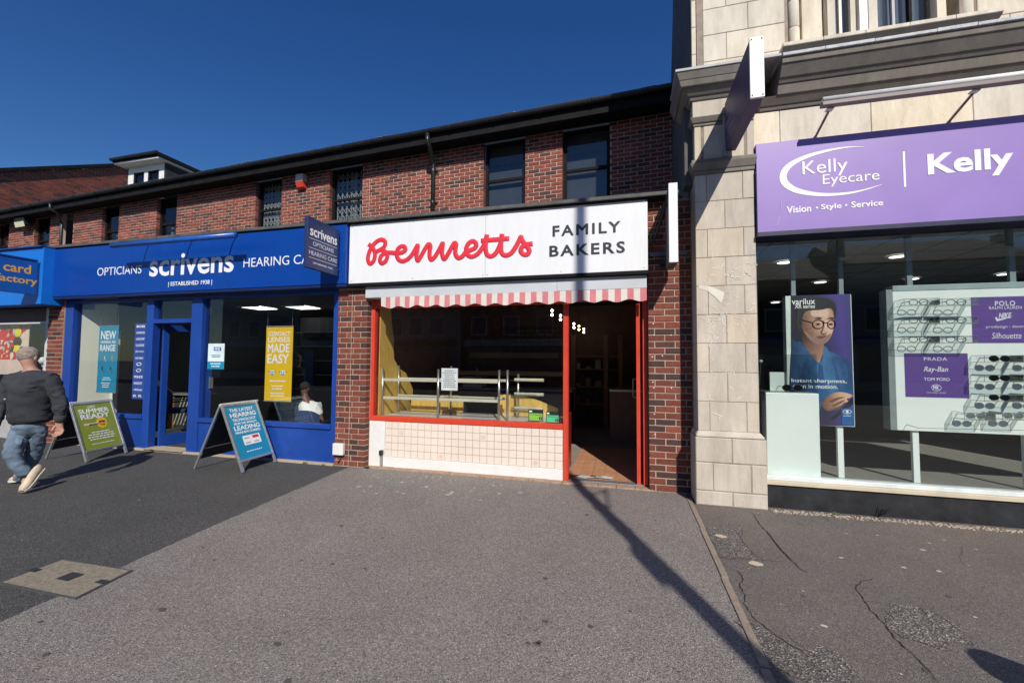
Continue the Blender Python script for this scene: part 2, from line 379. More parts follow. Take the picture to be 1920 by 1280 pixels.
# ------------------------------------------------------------------ brick laying
def cells(x0, x1, z0, z1, holes):
    xs = sorted({x0, x1, *[min(max(h[0], x0), x1) for h in holes], *[min(max(h[1], x0), x1) for h in holes]}); out = []
    for a, b in zip(xs, xs[1:]):
        if b-a < 1e-6: continue
        xm = (a+b)/2; iv = sorted([(h[2], h[3]) for h in holes if h[0] < xm < h[1]]); z = z0
        for c, d in iv:
            if c > z: out.append((a, b, z, min(c, z1)))
            z = max(z, d)
        if z < z1: out.append((a, b, z, z1))
    return out
BV = []
for k in range(6):
    j = lambda s: random.uniform(-s, s)
    w2, h2, d, e = .1075, .0308, .1, .004
    o4 = [(-w2+j(.0012), -h2+j(.0018)), (w2+j(.0012), -h2+j(.0018)), (w2+j(.0012), h2+j(.0018)), (-w2+j(.0012), h2+j(.0018))]
    vs = [(x, d, z) for x, z in o4]+[(x, e, z) for x, z in o4]+[(x*(1-.04), j(.0012), z*(1-.12)) for x, z in o4]
    fs = []
    for a, b in ((0, 4), (4, 8)):
        for i in range(4):
            q = (i+1) % 4; fs.append((a+i, a+q, b+q, b+i))
    fs.append((8, 9, 10, 11)); BV.append((vs, fs))
BVM = {}
def brick_meshes(mat):
    if mat.name not in BVM:
        out = []
        for vs, fs in BV:
            me = bpy.data.meshes.new('brick'); me.from_pydata(vs, [], fs); me.materials.append(mat); out.append(me)
        BVM[mat.name] = out
    return BVM[mat.name]
def lay(x0, x1, z0, z1, holes, Y=0.0, off=0, L_=.225, Hc=.075):
    """list of (xa, xb, zc, Y) clipped against the openings"""
    out = []; nrow = int(round((z1-z0)/Hc+.49)); 
    for r in range(nrow):
        z = z0+r*Hc; zc = z+Hc/2
        if z+Hc*.6 > z1: break
        iv = [(x0, x1)]
        for h in holes:
            if h[2] < zc < h[3]:
                nv = []
                for a, b in iv:
                    if h[1] <= a or h[0] >= b: nv.append((a, b)); continue
                    if h[0]-a > .02: nv.append((a, h[0]))
                    if b-h[1] > .02: nv.append((h[1], b))
                iv = nv
        ph = ((r+off) % 2)*L_/2
        for a, b in iv:
            k = math.floor((a-ph)/L_); x = k*L_+ph
            while x < b-.001:
                p, q = max(a, x), min(b, x+L_)
                if q-p > .035: out.append((p+.0065, q-.0065, zc, Y))
                elif out and abs(out[-1][1]+.0065-p) < .002 and out[-1][2] == zc: out[-1] = (out[-1][0], q-.0065, zc, Y)
                x += L_
    return out
def bricks(parent, lst, mat, matfar, limit=300, seed=3):
    rr = random.Random(seed)
    W_ = XF or Matrix.Identity(4)
    lst = sorted(lst, key=lambda b: (W_ @ Vector(((b[0]+b[1])/2, b[3], b[2]))-CAM).length)
    ms = brick_meshes(mat); L0 = wl(parent)
    for i, (a, b, z, Y) in enumerate(lst[:limit]):
        o = bpy.data.objects.new('brick', ms[rr.randrange(6)]); col.objects.link(o); o.parent = parent
        o.location = W_ @ Vector(((a+b)/2, Y+rr.uniform(-.002, .002), z))-L0; o.scale = ((b-a)/.215, 1, 1)
        o.rotation_euler = (0, rr.uniform(-.004, .004), -PHI if XF else 0)
    rest = lst[limit:]
    if rest:
        mb = MB()
        for a, b, z, Y in rest:
            vs, fs = BV[rr.randrange(6)]; s = (b-a)/.215; c = (a+b)/2; dy = rr.uniform(-.002, .002)
            mb.add([(c+v[0]*s, Y+dy+v[1], z+v[2]) for v in vs], fs)
        mb.build('bricks_beyond', matfar, parent, kind='stuff')

# ================================================================== GROUND
def sheet(name, pts, z, mat, kind='structure', th=0, sub=False, parent=None):
    mb = MB()
    if th: mb.poly([(x, y, z) for x, y in pts], (0, 0, -th))
    else: mb.poly([(x, y, z) for x, y in pts])
    return mb.build(name, mat, parent, kind=kind, fix=bool(th))
sheet('ground', [(-400,-400),(400,-400),(400,400),(-400,400)], -.15, ROADM)
sheet('road', [(-90,-19),(90,-19),(90,-8.6),(-90,-8.6)], -.11, ROADM)
sheet('pavement', [(-60,-8.4),(40,-8.4),(40,6),(-60,6)], -.008, DGRND, th=.3)
mb = MB()
x = -30
while x < 22: mb.box(x+.004, x+.896, -8.55, -8.405, -.14, .0); x += .9
mb.build('road_kerb', KERBM, kind='structure', bevel=.01)
# boundary between the dark and the light tarmac
tl = [gp(*p) for p in ((640,880),(520,932),(380,993),(228,1061),(120,1112),(0,1163))]
tl = [(x, y) for x, y in tl]; tl[0] = (tl[0][0], -.0)
rj = random.Random(12); t2_ = [tl[0]]
for p_, q_ in zip(tl, tl[1:]):
    n = max(1, int(math.hypot(p_[0]-q_[0], p_[1]-q_[1])/.035)); t2_ += [(p_[0]+(q_[0]-p_[0])*k/n+rj.uniform(-.007,.007), p_[1]+(q_[1]-p_[1])*k/n) for k in range(1, n+1)]
tl = t2_+[(tl[-1][0]-.0, -8.4)]
sheet('pavement_light', [(.66, 0.13), (-3.52, .13)]+tl+[(.61, -8.4)], -.004, LGRND)
ke = gp(1290, 935); ke2 = gp(1440, 1280)
kx0 = .655; kx1 = .70
mb = MB(); y = -.17
while y > -8.3:
    l = .9; dx = -.007*(-y)
    mb.box(kx0+dx-.012, kx1+dx-.012, y-l+.006, y, -.06, .004+random.uniform(-.001,.002)); y -= l
mb.build('edging_kerb', KERBM, kind='structure', bevel=.004)
sheet('pavement_old', [(kx1-.02, .1), (kx1-.05, -8.4), (14, -8.4), (14, .1)], -.002, OGRND)
# rough worn patches where the surface has broken away
def gpoly(name, pxs, z, mat, kind='structure', jitter=.02):
    pts = [gp(*p) for p in pxs]; out = []; rr = random.Random(len(pxs)*7+int(pxs[0][0]))
    for i, a in enumerate(pts):
        b = pts[(i+1) % len(pts)]; n = max(2, int(math.hypot(a[0]-b[0], a[1]-b[1])/.05))
        for k in range(n):
            t = k/n; out.append((a[0]*(1-t)+b[0]*t+rr.uniform(-jitter, jitter), a[1]*(1-t)+b[1]*t+rr.uniform(-jitter, jitter)))
    return sheet(name, out, z, mat, kind)
def c3(x, y): return 1240+x/2.8235, 880+y/2.8235
gpoly('worn_patch', [c3(*p) for p in ((1230,715),(1340,720),(1460,770),(1620,860),(1650,930),(1560,925),(1510,960),(1400,920),(1290,890),(1190,830),(1170,780))], .001, RGRND)
gpoly('worn_patch', [c3(*p) for p in ((400,800),(520,830),(640,905),(760,980),(860,940),(930,970),(1010,1060),(1000,1128),(760,1128),(560,1000),(470,890))], .001, RGRND)
gpoly('worn_patch', [c3(*p) for p in ((235,300),(430,310),(425,370),(480,440),(520,480),(310,465),(270,380))], .001, RGRND, jitter=.008)
def crack(pxs, w_=.006, z=.0025):
    pts = [Vector((*gp(*c3(*p)), z)) for p in pxs]; rr = random.Random(int(pxs[0][0])); out = []
    for a, b in zip(pts, pts[1:]):
        n = max(2, int((a-b).length/.025))
        for k in range(n): out.append(a.lerp(b, k/n)+Vector((rr.uniform(-.007,.007), rr.uniform(-.007,.007), 0)))
    out.append(pts[-1]); mb = MB(); L_ = []; R_ = []
    for i, p in enumerate(out):
        d = (out[min(i+1, len(out)-1)]-out[max(i-1, 0)]).normalized(); n = Vector((-d.y, d.x, 0))
        t = w_*rr.uniform(.35, 1)*(min(1, i/4+.2))*(min(1, (len(out)-1-i)/4+.2)); L_.append(p+n*t/2); R_.append(p-n*t/2)
    for i in range(len(out)-1): mb.quad(L_[i], R_[i], R_[i+1], L_[i+1])
    mb.build('pavement_crack', CRACK, kind='structure')
crack([(480,225),(520,290),(560,330),(620,410),(690,480),(740,530),(810,555)], .008)
crack([(400,530),(435,580),(412,610),(440,660),(440,710),(490,790),(560,840),(640,900),(740,960),(780,985)], .007)
crack([(1150,575),(1060,588),(1025,622),(1065,680),(1110,740),(1180,820),(1260,915),(1330,975),(1400,1050),(1470,1128)], .007)
crack([(430,310),(420,365),(480,440),(540,480),(680,490)], .006)
crack([(820,225),(880,265),(950,315)], .005)
crack([(310,465),(440,472)], .004)
crack([(1350,715),(1460,765),(1560,840),(1660,900)], .004)
crack([(1560,880),(1650,915),(1640,940)], .005)
crack([(860,940),(910,975),(980,1040),(1005,1090)], .005)
crack([(560,330),(620,410),(690,480)], .010)
crack([(1260,915),(1330,975)], .010)
crack([(1600,400),(1580,470),(1620,520)], .003)
crack([(660,860),(700,905),(770,960),(840,1000)], .005)
crack([(1240,800),(1180,740),(1140,760)], .004)
crack([(290,240),(340,290),(440,303),(540,312)], .003)
# gritty mortar line in front of the plinth
mb = MB(); rr = random.Random(5)
for k in range(900):
    x = rr.uniform(1.42, 5.5); yy = -.36+rr.gauss(0, .025); s = rr.uniform(.003, .011)
    mb.box(x-s, x+s, yy-s*.7, yy+s*.7, -.002, s*.7)
mb.build('broken_mortar_grit', M('pale_grit', (.42,.35,.27), .9, var=.5, scale=80), kind='stuff')
# pale flecks, chewing gum and crumbs on the tarmac
mb = MB(); rr = random.Random(11)
def blob(mb, x, y, s, z=.0012, n=7, el=1.0):
    a0 = rr.uniform(0, 6)
    mb.poly([(x+s*rr.uniform(.6,1.2)*el*math.cos(a0+k*2*math.pi/n), y+s*rr.uniform(.6,1.2)*math.sin(a0+k*2*math.pi/n), z) for k in range(n)])
for k in range(70):
    blob(mb, rr.uniform(-3.3,-1.3), -.15-abs(rr.gauss(0,.35)), rr.choice((.004,.006,.012,.018)), n=6)
for p in ((845,925),(840,927),(848,922),(683,880),(672,912),(695,911),(753,904),(800,912),(975,923),(937,925)):
    x, y = gp(*p); blob(mb, x, y, .022, n=8, el=1.5)
for k in range(90): blob(mb, rr.uniform(-3,.5), rr.uniform(-3.8,-.2), rr.choice((.003,.004,.006)))
for k in range(110): blob(mb, rr.uniform(.8,4.5), rr.uniform(-3.8,-.5), rr.choice((.004,.006,.010,.016)), el=1.3)
for k in range(30): blob(mb, rr.uniform(-9,-4), rr.uniform(-4,-.5), rr.choice((.004,.006,.009)))
mb.build('pale_flecks', M('dropping_white', (.50,.48,.44), .9), kind='stuff')
mb = MB()
for p in ((990,1205),(1006,1206),(1023,1164),(1182,1145),(1107,1173),(520,1206),(303,1142),(674,1039),(675,966),(545,933),(640,985)):
    x, y = gp(*p); blob(mb, x, y, rr.uniform(.008,.02), n=8, el=1.4)
for k in range(80): blob(mb, rr.uniform(-6,4.5), rr.uniform(-3.8,-.3), rr.choice((.006,.009,.013,.018)))
mb.build('dark_gum_spots', M('old_gum', (.085,.077,.072), .9), kind='stuff')
for p, nm, lb in (((1352,1005),'cream_chip','pale broken piece set in the old pavement near the stone pillar'), ((1417,1056),'cream_chip','small pale scrap lying beside a pavement crack')):
    mb = MB(); x, y = gp(*p); blob(mb, x, y, .04, .003, 7, 1.3); o = mb.build('pale_scrap', M('pale_scrap', (.50,.42,.29), .9)); tag(o, lb, 'scrap')
# manhole cover
t = thing('manhole_cover', 'square concrete filled manhole cover with a dark keyhole in its middle', 'manhole cover', (-3.64,-3.16,0))
q = [gp(*p) for p in ((3.6,1092),(142,1120.6),(244,1070),(116.7,1050))]
cx = sum(a[0] for a in q)/4; cy = sum(a[1] for a in q)/4
MB().poly([(a, b, .006) for a, b in q], (0,0,-.05)).build('cover_slab', MANM, t, bevel=.003, fix=True)
mb = MB()
for i in range(4):
    a = Vector((*q[i], 0)); b = Vector((*q[(i+1)%4], 0)); c = Vector((cx, cy, 0))
    a2 = a+(a-c).normalized()*.018; b2 = b+(b-c).normalized()*.018; zz = Vector((0,0,.007))
    mb.hexa([a2-zz*6, b2-zz*6, b-zz*6, a-zz*6], [a2+zz*.9, b2+zz*.9, b+zz*.9, a+zz*.9])
mb.build('iron_frame', IRON, t, fix=True)
MB().box(-.055,.055,-.045,.045,0,.004, Matrix.Translation((cx+.02, cy, .0062))).build('keyhole', M('keyhole_dark', (.03,.03,.03), .7), t)
for p in ((65,1070),(192,1092)):
    x, y = gp(*p); MB().box(x-.04,x+.04,y-.02,y+.02,.006,.0095).build('lifting_slot', M('keyhole_dark', (0,0,0)), t)

# ================================================================== TERRACE (three brick units)
ZS = 5.86      # soffit height
WB = [(-2.72,-1.87),(-1.12,-.26)]
WS = [(-14.66,-13.92),(-12.33,-11.57),(-8.77,-7.965),(-6.53,-5.645)]
WC = [(-21.6,-20.9),(-20.1,-19.38),(-17.96,-17.17)]
def building(label, x): return thing('shop_building', label, 'building', (x, 0, 0))
tB = building('brick bakery unit with a white sign, red framed window and two tall sash windows', -1.77)
tS = building('brick optician unit with a royal blue sign and blue painted shopfront', -6.7)
tC = building('brick card shop unit at the left edge with bright blue fascia', -12)
# ground floor piers
MB().box(.268, .745, .008, .35, -.05, 3.40).build('pier_mortar', MORTD, tB); MB().box(-3.75, -3.498, .008, .34, -.05, 2.5).build('pier_mortar', MORTD, tB)
bricks(tB, lay(-3.75, -3.49, 0, 2.46, [], 0.0, off=0)+lay(.262, .745, 0, 3.385, [], 0.0, off=1), BRD, BRDI, 170, 5)
MB().box(-3.975, -3.75, .008, .34, -.05, 2.5).build('pier_mortar', MORTD, tS); bricks(tS, lay(-3.98, -3.75, 0, 2.46, [], 0.0, off=0), BRD, BRDI, 80, 8)
MB().box(-10.015, -9.62, .008, .34, -.05, 2.5).build('pier_mortar', MORTD, tC); bricks(tC, lay(-10.02, -9.62, 0, 2.5, [], 0.0, off=1), BRD, BRDI, 100, 10)
rr = random.Random(2)
for px, py in ((1225,607),(1226,628),(1258,628),(1223,669),(1224,716),(1226,727),(1259,727),(1227,776),(1228,814),(1242,667)):
    x, z = fp(px, py, -.002); MB().lathe((x,-.003,z),[(0,-.002),(.007,-.002),(.008,.002)],10,'Y').build('wall_plug', M('plug_cream', (.75,.70,.62), .6), tB)
# flat roof over the shops
for t_, a, b in ((tB,-3.74,.66),(tS,-9.61,-3.76),(tC,-14.2,-9.63)): MB().hexa([(a,.03,3.40),(b,.03,3.40),(b,2.6,3.40),(a,3.6,3.40)],[(a,.03,3.44),(b,.03,3.44),(b,2.6,3.44),(a,3.6,3.44)]).build('flat_roof', M('roof_felt', (.06,.06,.06), .9), t_)
# upper storey, built in its own frame
XF = UPM
def wallpart(t, X0, X1, wins):
    holes = [(a, b, 3.2, 6.5) for a, b in wins]; mb = MB()
    for a, b, c, d in cells(X0, X1, 3.2, ZS+.02, [(h[0]-.012, h[1]+.012, h[2], h[3]) for h in holes]): mb.box(a, b, .008, .10, c, d)
    mb.build('wall', MORT, t); return lay(X0, X1, 4.05, ZS+.03, holes, 0.0, off=0)
lB = wallpart(tB, -5.45, .95, WB); bricks(tB, lB, BR, BRI, 130, 6)
lS = wallpart(tS, -16.0, -5.45, WS); bricks(tS, lS, BR, BRI, 220, 9)
lC = wallpart(tC, -23.0, -16.55, WC); bricks(tC, lC, BR, BRI, 160, 11)
MB().box(-16.55, -16.0, .258, .30, 3.4, ZS+.02).build('recess_wall', MORT, tS)
bricks(tS, [(a, b, z, .25) for a, b, z, y in lay(-16.545, -16.005, 4.6, ZS+.03, [], .25)], BR, BRI, 80, 12)
def sash(t, X0, X1, zr, yy=.085, grille=False, blind=False):
    """sash window: box frame, meeting rail, two panes and what hangs behind them"""
    z0, z1 = 4.30, ZS; fw_ = .055; fr = BLACKW; mb = MB()
    for a, b in ((X0, X0+fw_), (X1-fw_, X1)): mb.box(a, b, yy, yy+.07, z0, z1)
    mb.box(X0+fw_, X1-fw_, yy, yy+.07, z1-fw_, z1); mb.box(X0+fw_, X1-fw_, yy, yy+.07, z0, z0+fw_)
    f = mb.build('window', fr, t, bevel=.004)
    MB().box(X0+fw_, X1-fw_, yy+.01, yy+.055, zr-.028, zr+.028).build('meeting_rail', fr, f, bevel=.004)
    MB().box(X0+fw_, X1-fw_, yy+.030, yy+.036, zr+.028, z1-fw_).build('pane', PANEU, f)
    MB().box(X0+fw_, X1-fw_, yy+.046, yy+.052, z0+fw_, zr-.028).build('pane', PANEU, f)
    dl = .13 if blind else .42; mb = MB(); mb.box(X0-.02, X1+.02, yy+dl, yy+dl+.02, z0-.02, z1+.02); mb.box(X0-.02, X1+.02, yy+.071, yy+dl, z1+.001, z1+.02); mb.box(X0-.02, X0-.001, yy+.071, yy+dl, z0, z1); mb.box(X1+.001, X1+.02, yy+.071, yy+dl, z0, z1)
    mb.build('inner_lining', M('blind_slate', (.17,.19,.21), .8) if blind else M('dim_room', (.05,.055,.065), .9), f)
    if blind: MB().box(X0+.06, X1-.06, yy+.09, yy+.10, z1-.42, z1-.01).build('roller_blind', M('roller_blind_grey', (.24,.22,.19), .8), f)
    if grille:
        CG = M('cream_grille', (.84,.81,.68), .5); mb = MB(); n = 6; wd = (X1-X0-.12)/n; yg = yy+.12
        for k in range(n+1): x = X0+.06+k*wd; mb.box(x-.013, x+.013, yg-.004, yg+.004, z0+.05, z1-.04)
        for k in range(n):
            x = X0+.06+k*wd; z = 4.36; hh = wd*1.25
            while z < z1-hh-.05:
                mb.tube([(x,yg,z),(x+wd,yg,z+hh)], .010, 4); mb.tube([(x+wd,yg,z),(x,yg,z+hh)], .010, 4); z += hh
        mb.build('security_grille', CG, f)
        c = X0+(X1-X0)*.58; MB().box(c-.06, c+.06, yg+.03, yg+.05, z0+.05, z1-.05).build('blind_strip', M('cream_blind', (.72,.68,.50), .8), f)
    if not grille and not blind:
        c = X0+(X1-X0)*.30; MB().box(c-.05, c+.05, yy+.18, yy+.20, z0+.05, zr-.04).build('curtain_edge', M('pale_blind', (.45,.47,.50), .8), f)
    return f
for a, b in WB: sash(tB, a, b, 5.09, blind=True)
for i, (a, b) in enumerate(WS):
    f = sash(tS, a, b, 5.14, grille=i >= 2)
    if i == 1: MB().tube([(a+.35,.33,5.40),(b-.08,.36,5.30)], .018, 8).build('strip_light', LAMPW, f)
for a, b in WC: sash(tC, a, b, 5.14)
def eaves(t, X0, X1):
    for k in range(4): y0 = -.345+k*.085; MB().box(X0, X1, y0+.003, y0+.082, ZS-.012, ZS+.006).build('soffit_board', BLACKW, t)
    MB().box(X0, X1, -.375, -.348, ZS-.03, ZS+.19).build('eaves_board', BLACKW, t, bevel=.003)
    mb = MB(); prof = [(-.435+.058*math.cos(a), 6.07-.075*math.sin(a)) for a in [math.pi*k/8 for k in range(9)]]
    for (ya, za), (yb, zb) in zip(prof, prof[1:]): mb.quad((X0,ya,za),(X1,ya,za),(X1,yb,zb),(X0,yb,zb))
    g = mb.build('gutter', GUTM, t); sm = g.modifiers.new('solid', 'SOLIDIFY'); sm.thickness = .005
    x = X0+.35
    while x < X1:
        MB().tube([(x, -.435+.066*math.cos(math.pi*k/8), 6.07-.083*math.sin(math.pi*k/8)) for k in range(9)], .009, 6).build('gutter_bracket', GUTM, t); x += .92
    MB().hexa([(X0,-.42,6.05),(X1,-.42,6.05),(X1,4.5,8.25),(X0,4.5,8.25)], [(X0,-.42,6.08),(X1,-.42,6.08),(X1,4.5,8.30),(X0,4.5,8.30)]).build('roof', ROOF, t)
    mb = MB(); x = X0+.01; rr = random.Random(int(X1*7))
    while x < X1-.25:
        j = rr.uniform(-.012,.008); k = rr.uniform(-.006,.012); mb.hexa([(x,-.455+j,6.068+k),(x+.245,-.455+j,6.072+k),(x+.245,0,6.28),(x,0,6.276)], [(x,-.455+j,6.09+k),(x+.245,-.455+j,6.094+k),(x+.245,0,6.30),(x,0,6.296)]); x += .25
    mb.build('eaves_tiles', ROOF, t, kind='stuff')
eaves(tC, -23.0, -16.3); eaves(tS, -16.3, -5.45); eaves(tB, -5.45, .80)
for sx, l in ((-9.0,.5),(-2.2,.35),(-5.0,.25)):
    mb = MB(); rr = random.Random(int(sx*3))
    for k in range(9): mb.ball((sx+rr.uniform(0,l),-.45+rr.uniform(-.03,.03),6.085+rr.uniform(0,.015)), rr.uniform(.012,.03), 6, 1.4, 1, .6)
    mb.build('moss_clump', M('pale_moss', (.16,.15,.11), .95), tS if sx < -5.45 else tB, kind='stuff')
def pipe(label, pts, r=.045, cl=()):
    w0 = UPM @ Vector(pts[-1]); t = thing('downpipe', label, 'downpipe', w0)
    MB().tube(pts, r, 12).build('pipe', GUTM, t, smooth=True)
    for z in cl:
        p = pts[-1]; MB().lathe((p[0], p[1], z), [(r,-.025),(r+.012,-.025),(r+.012,.025),(r,.025)], 14).build('bracket', GUTM, t)
        MB().box(p[0]-.08, p[0]+.08, p[1]+.035, .0, z-.015, z+.015).build('bracket', GUTM, t)
sp_ = uq(812, 345, -.06)[0]; sg_ = uq(801, 252, -.45)[0]
pipe('black plastic downpipe with a swan neck under the eaves between the sash windows', [(sg_,-.44,6.0),(sg_,-.44,5.84),(sg_+.02,-.38,5.76),(sp_-.02,-.10,5.60),(sp_,-.06,5.52),(sp_,-.06,3.5)], cl=(5.42, 4.75))
sp_ = uq(117, 418, -.05)[0]; sg_ = uq(93, 380, -.45)[0]
pipe('short black swan neck pipe under the eaves above the card shop', [(sg_,-.44,6.0),(sg_,-.43,5.84),(sg_+.1,-.30,5.74),(sp_-.05,-.10,5.60),(sp_,-.06,5.5),(sp_,-.06,3.5)], .038)
sa0 = uq(554, 340, -.13)[0]; sa1 = uq(567.5, 340, -.13)[0]; za = uq(560, 350, -.13)[1]; zb = uq(560, 326, -.13)[1]; zm = za+(zb-za)*.42
t = thing('alarm_box', 'red and white burglar alarm box fixed between two latticed windows', 'alarm', UPM @ Vector((sa0,-.1,za)))
MB().hexa([(sa0,-.10,za),(sa1,-.10,za),(sa1,-.004,za-.03),(sa0,-.004,za-.03)], [(sa0,-.14,zm),(sa1,-.14,zm),(sa1,-.004,zm),(sa0,-.004,zm)]).build('red_cover', RED, t, bevel=.006)
MB().box(sa0, sa1, -.138, -.004, zm+.001, zb).build('white_cover', M('faded_alarm_white', (.55,.57,.60), .5), t, bevel=.006)
sl0 = uq(32, 420, -.2)[0]; sl1 = uq(50, 420, -.2)[0]; zl0 = uq(40, 426, -.2)[1]; zl1 = uq(40, 410, -.2)[1]
t = thing('floodlight', 'small floodlight with a pale lens under the eaves above the card shop', 'floodlight', UPM @ Vector((sl0,-.05,zl0)))
MB().hexa([(sl0,-.24,zl0+.05),(sl1,-.24,zl0+.05),(sl1,-.08,zl0+.08),(sl0,-.08,zl0+.08)], [(sl0,-.28,zl1),(sl1,-.28,zl1),(sl1,-.08,zl1+.02),(sl0,-.08,zl1+.02)]).build('housing', BLACKP, t, bevel=.006)
MB().quad((sl0+.01,-.235,zl0),(sl1-.01,-.235,zl0),(sl1-.01,-.275,zl0+.15),(sl0+.01,-.275,zl0+.15)).build('lens', M('lens_cream', (.70,.68,.45), .3), t)
MB().tube([(sl0+.15,-.09,zl0+.2),(sl0+.15,0,zl0+.2)], .03).build('arm', BLACKP, t)
XF = None

# dormer and brick gable behind the terrace
t = thing('dormer_window', 'white dormer with two small windows and a flat overhanging roof above the optician', 'dormer', (-13.8,4,6.3))
Yd = 4.0
a0, a1, zt_, zbot = -14.5, -13.07, 7.24, 6.2
wA = (fp(250,335,Yd)[0], fp(270,335,Yd)[0]); wB_ = (fp(277,330,Yd)[0], fp(298,328,Yd)[0]); wz0 = zbot+.1; wz1 = 7.06
mb = MB()
for a, b, c, d in cells(a0, a1, zbot, zt_, [(wA[0], wA[1], wz0, wz1), (wB_[0], wB_[1], wz0, wz1)]): mb.box(a, b, Yd, Yd+.08, c, d)
mb.build('front_frame', WHITE, t)
for a, b in (wA, wB_):
    MB().box(a, b, Yd+.04, Yd+.046, wz0, wz1).build('pane', PANEU, t); MB().box(a, b, Yd+.15, Yd+.17, wz0, wz1+.1).build('inner_lining', M('dim_room', (0,0,0)), t)
    mb = MB(); mb.box(a+.003, a+.05, Yd+.01, Yd+.036, wz0, wz1-.051); mb.box(a+.003, b-.003, Yd+.01, Yd+.036, wz1-.05, wz1-.003); mb.box(b-.05, b-.003, Yd+.01, Yd+.036, wz0, wz1-.051); mb.build('casement', BLACKW, t)
MB().box(a1+.001, a1+.05, Yd+.005, Yd+4, zbot, zt_-.01).build('dark_cheek', M('tile_hung_cheek', (.03,.03,.033), .8), t)
MB().box(a0-.05, a0-.001, Yd+.005, Yd+4, zbot, zt_-.01).build('dark_cheek', M('tile_hung_cheek', (0,0,0)), t)
MB().box(a0-.18, a1+.14, Yd-.28, Yd+4.2, zt_+.001, zt_+.05).build('soffit', WHITE, t, bevel=.005)
MB().box(a0-.21, a1+.18, Yd-.31, Yd+4.3, zt_+.051, zt_+.17).build('flat_roof', BLACKW, t, bevel=.01)
MB().tube([(a0-.21,Yd-.35,zt_+.12),(a1+.18,Yd-.35,zt_+.14)], .045, 8).build('gutter', GUTM, t)
t = thing('gable_wall', 'tall brick side wall of the house beyond the card shop', 'wall', (-20.5,5,0))
XG = -20.5
ya, za = xp(0,318,XG); yb, zb = xp(215,309,XG)
sl_ = (zb-za)/(yb-ya); y00 = ya-.5; y11 = yb+1.2
def gt(y): return za+sl_*(y-ya)
MB().poly([(XG-.01,y00,4.5),(XG-.01,y11,4.5),(XG-.01,y11,gt(y11)-.03),(XG-.01,y00,gt(y00)-.03)], (-.3,0,0)).build('wall', MORT, t, fix=True)
mb = MB(); rr = random.Random(4); z = 5.5; r_ = 0
while z < gt(y11):
    y = y00+(r_ % 2)*.1125
    while y < y11-.2:
        if gt(y) > z+.05 and gt(y+.2) > z+.05: mb.box(XG-.05, XG+rr.uniform(-.002,.003), y+.006, y+.219, z+.006, z+.069)
        y += .225
    z += .075; r_ += 1
mb.build('bricks_beyond', BRDI, t, kind='stuff')
MB().hexa([(XG-.3,y00,gt(y00)-.10),(XG+.12,y00,gt(y00)-.10),(XG+.12,y11,gt(y11)-.10),(XG-.3,y11,gt(y11)-.10)], [(XG-.3,y00,gt(y00)+.05),(XG+.12,y00,gt(y00)+.05),(XG+.12,y11,gt(y11)+.05),(XG-.3,y11,gt(y11)+.05)]).build('verge_board', BLACKW, t, bevel=.01)

# ledges above the signs
def ledge(t, X0, X1, z=3.40, y=-.16):
    MB().box(X0, X1, y, .02, z, z+.045).build('lead_ledge', LEAD, t, bevel=.006)
    MB().box(X0, X1, y+.03, .01, z-.02, z-.001).build('ledge_board', BLACKW, t)
ledge(tB, -3.745, .60); ledge(tS, -9.62, -3.755, 3.405); ledge(tC, -14.2, -9.63, 3.41)
# ================================================================== SIGNS
# baker's fascia sign
YS = -.10
t = thing('fascia_sign', 'long white fascia sign reading Bennetts Family Bakers over the bakery', 'shop sign', (-1.77,YS,2.55))
xs_ = -1.73
bx('sign_panel', WHITEP, t, -3.742, xs_-.002, YS, -.005, 2.548, 3.385, .002)
bx('sign_panel', WHITEP, t, xs_+.002, .262, YS, -.005, 2.548, 3.385, .002)
bx('dark_trim', BLACKW, t, -3.75, .268, YS-.012, -.005, 2.505, 2.545)
for x in (-3.70,-2.75,-1.76,-1.70,-.75,.22):
    for z in (2.58,3.35): MB().lathe((x,YS,z),[(0,-.0035),(.007,-.003),(.008,0)],8,'Y').build('screw', M('screw_grey', (.5,.5,.5), .4, metal=.5), t)
def q8(x, y): return 660+x/3.3103, 390+y/3.3095
def catmull(P, n=7):
    P = [Vector(p) for p in P]; P = [P[0]*2-P[1]]+P+[P[-1]*2-P[-2]]; out = []
    for i in range(1, len(P)-2):
        a, b, c, d = P[i-1:i+3]
        for k in range(n):
            s = k/n; out.append(.5*((2*b)+(c-a)*s+(2*a-5*b+4*c-d)*s*s+(3*b-a-3*c+d)*s**3))
    out.append(P[-2]); return out
strokes = [
 [(102,224),(126,243),(142,280),(137,322),(114,346),(99,322),(105,280),(124,240),(158,205),(190,197),(207,216),(197,244),(170,262),(148,272)],
 [(182,258),(208,273),(219,300),(208,330),(185,343),(173,325),(182,297),(205,280),(240,277),(275,280),(310,276),(331,260),(324,240),(302,240),(283,258),(277,290),(290,320),(315,330),(345,318),(372,290),(393,255),(408,231),(404,268),(400,300),(409,327),(430,296),(452,256),(474,226),(486,236),(482,270),(482,300),(492,321),(512,305),(532,275),(548,245),(563,218),(560,255),(560,290),(572,317),(592,292),(612,256),(634,219),(646,226),(642,256),(643,288),(660,310),(685,300),(705,275),(735,262),(765,246),(770,220),(748,206),(722,222),(708,255),(716,288),(742,302),(775,288),(803,256),(825,215),(838,166)],
 [(838,164),(832,205),(829,250),(838,288),(862,300),(890,283),(912,245),(926,205),(932,160)],
 [(932,160),(926,205),(924,250),(932,283),(957,294),(988,280),(1014,245),(1036,205),(1048,180),(1056,200),(1080,232),(1100,262),(1090,286),(1066,288),(1048,268),(1055,243),(1080,228),(1122,222)],
 [(800,204),(880,197),(976,189)]]
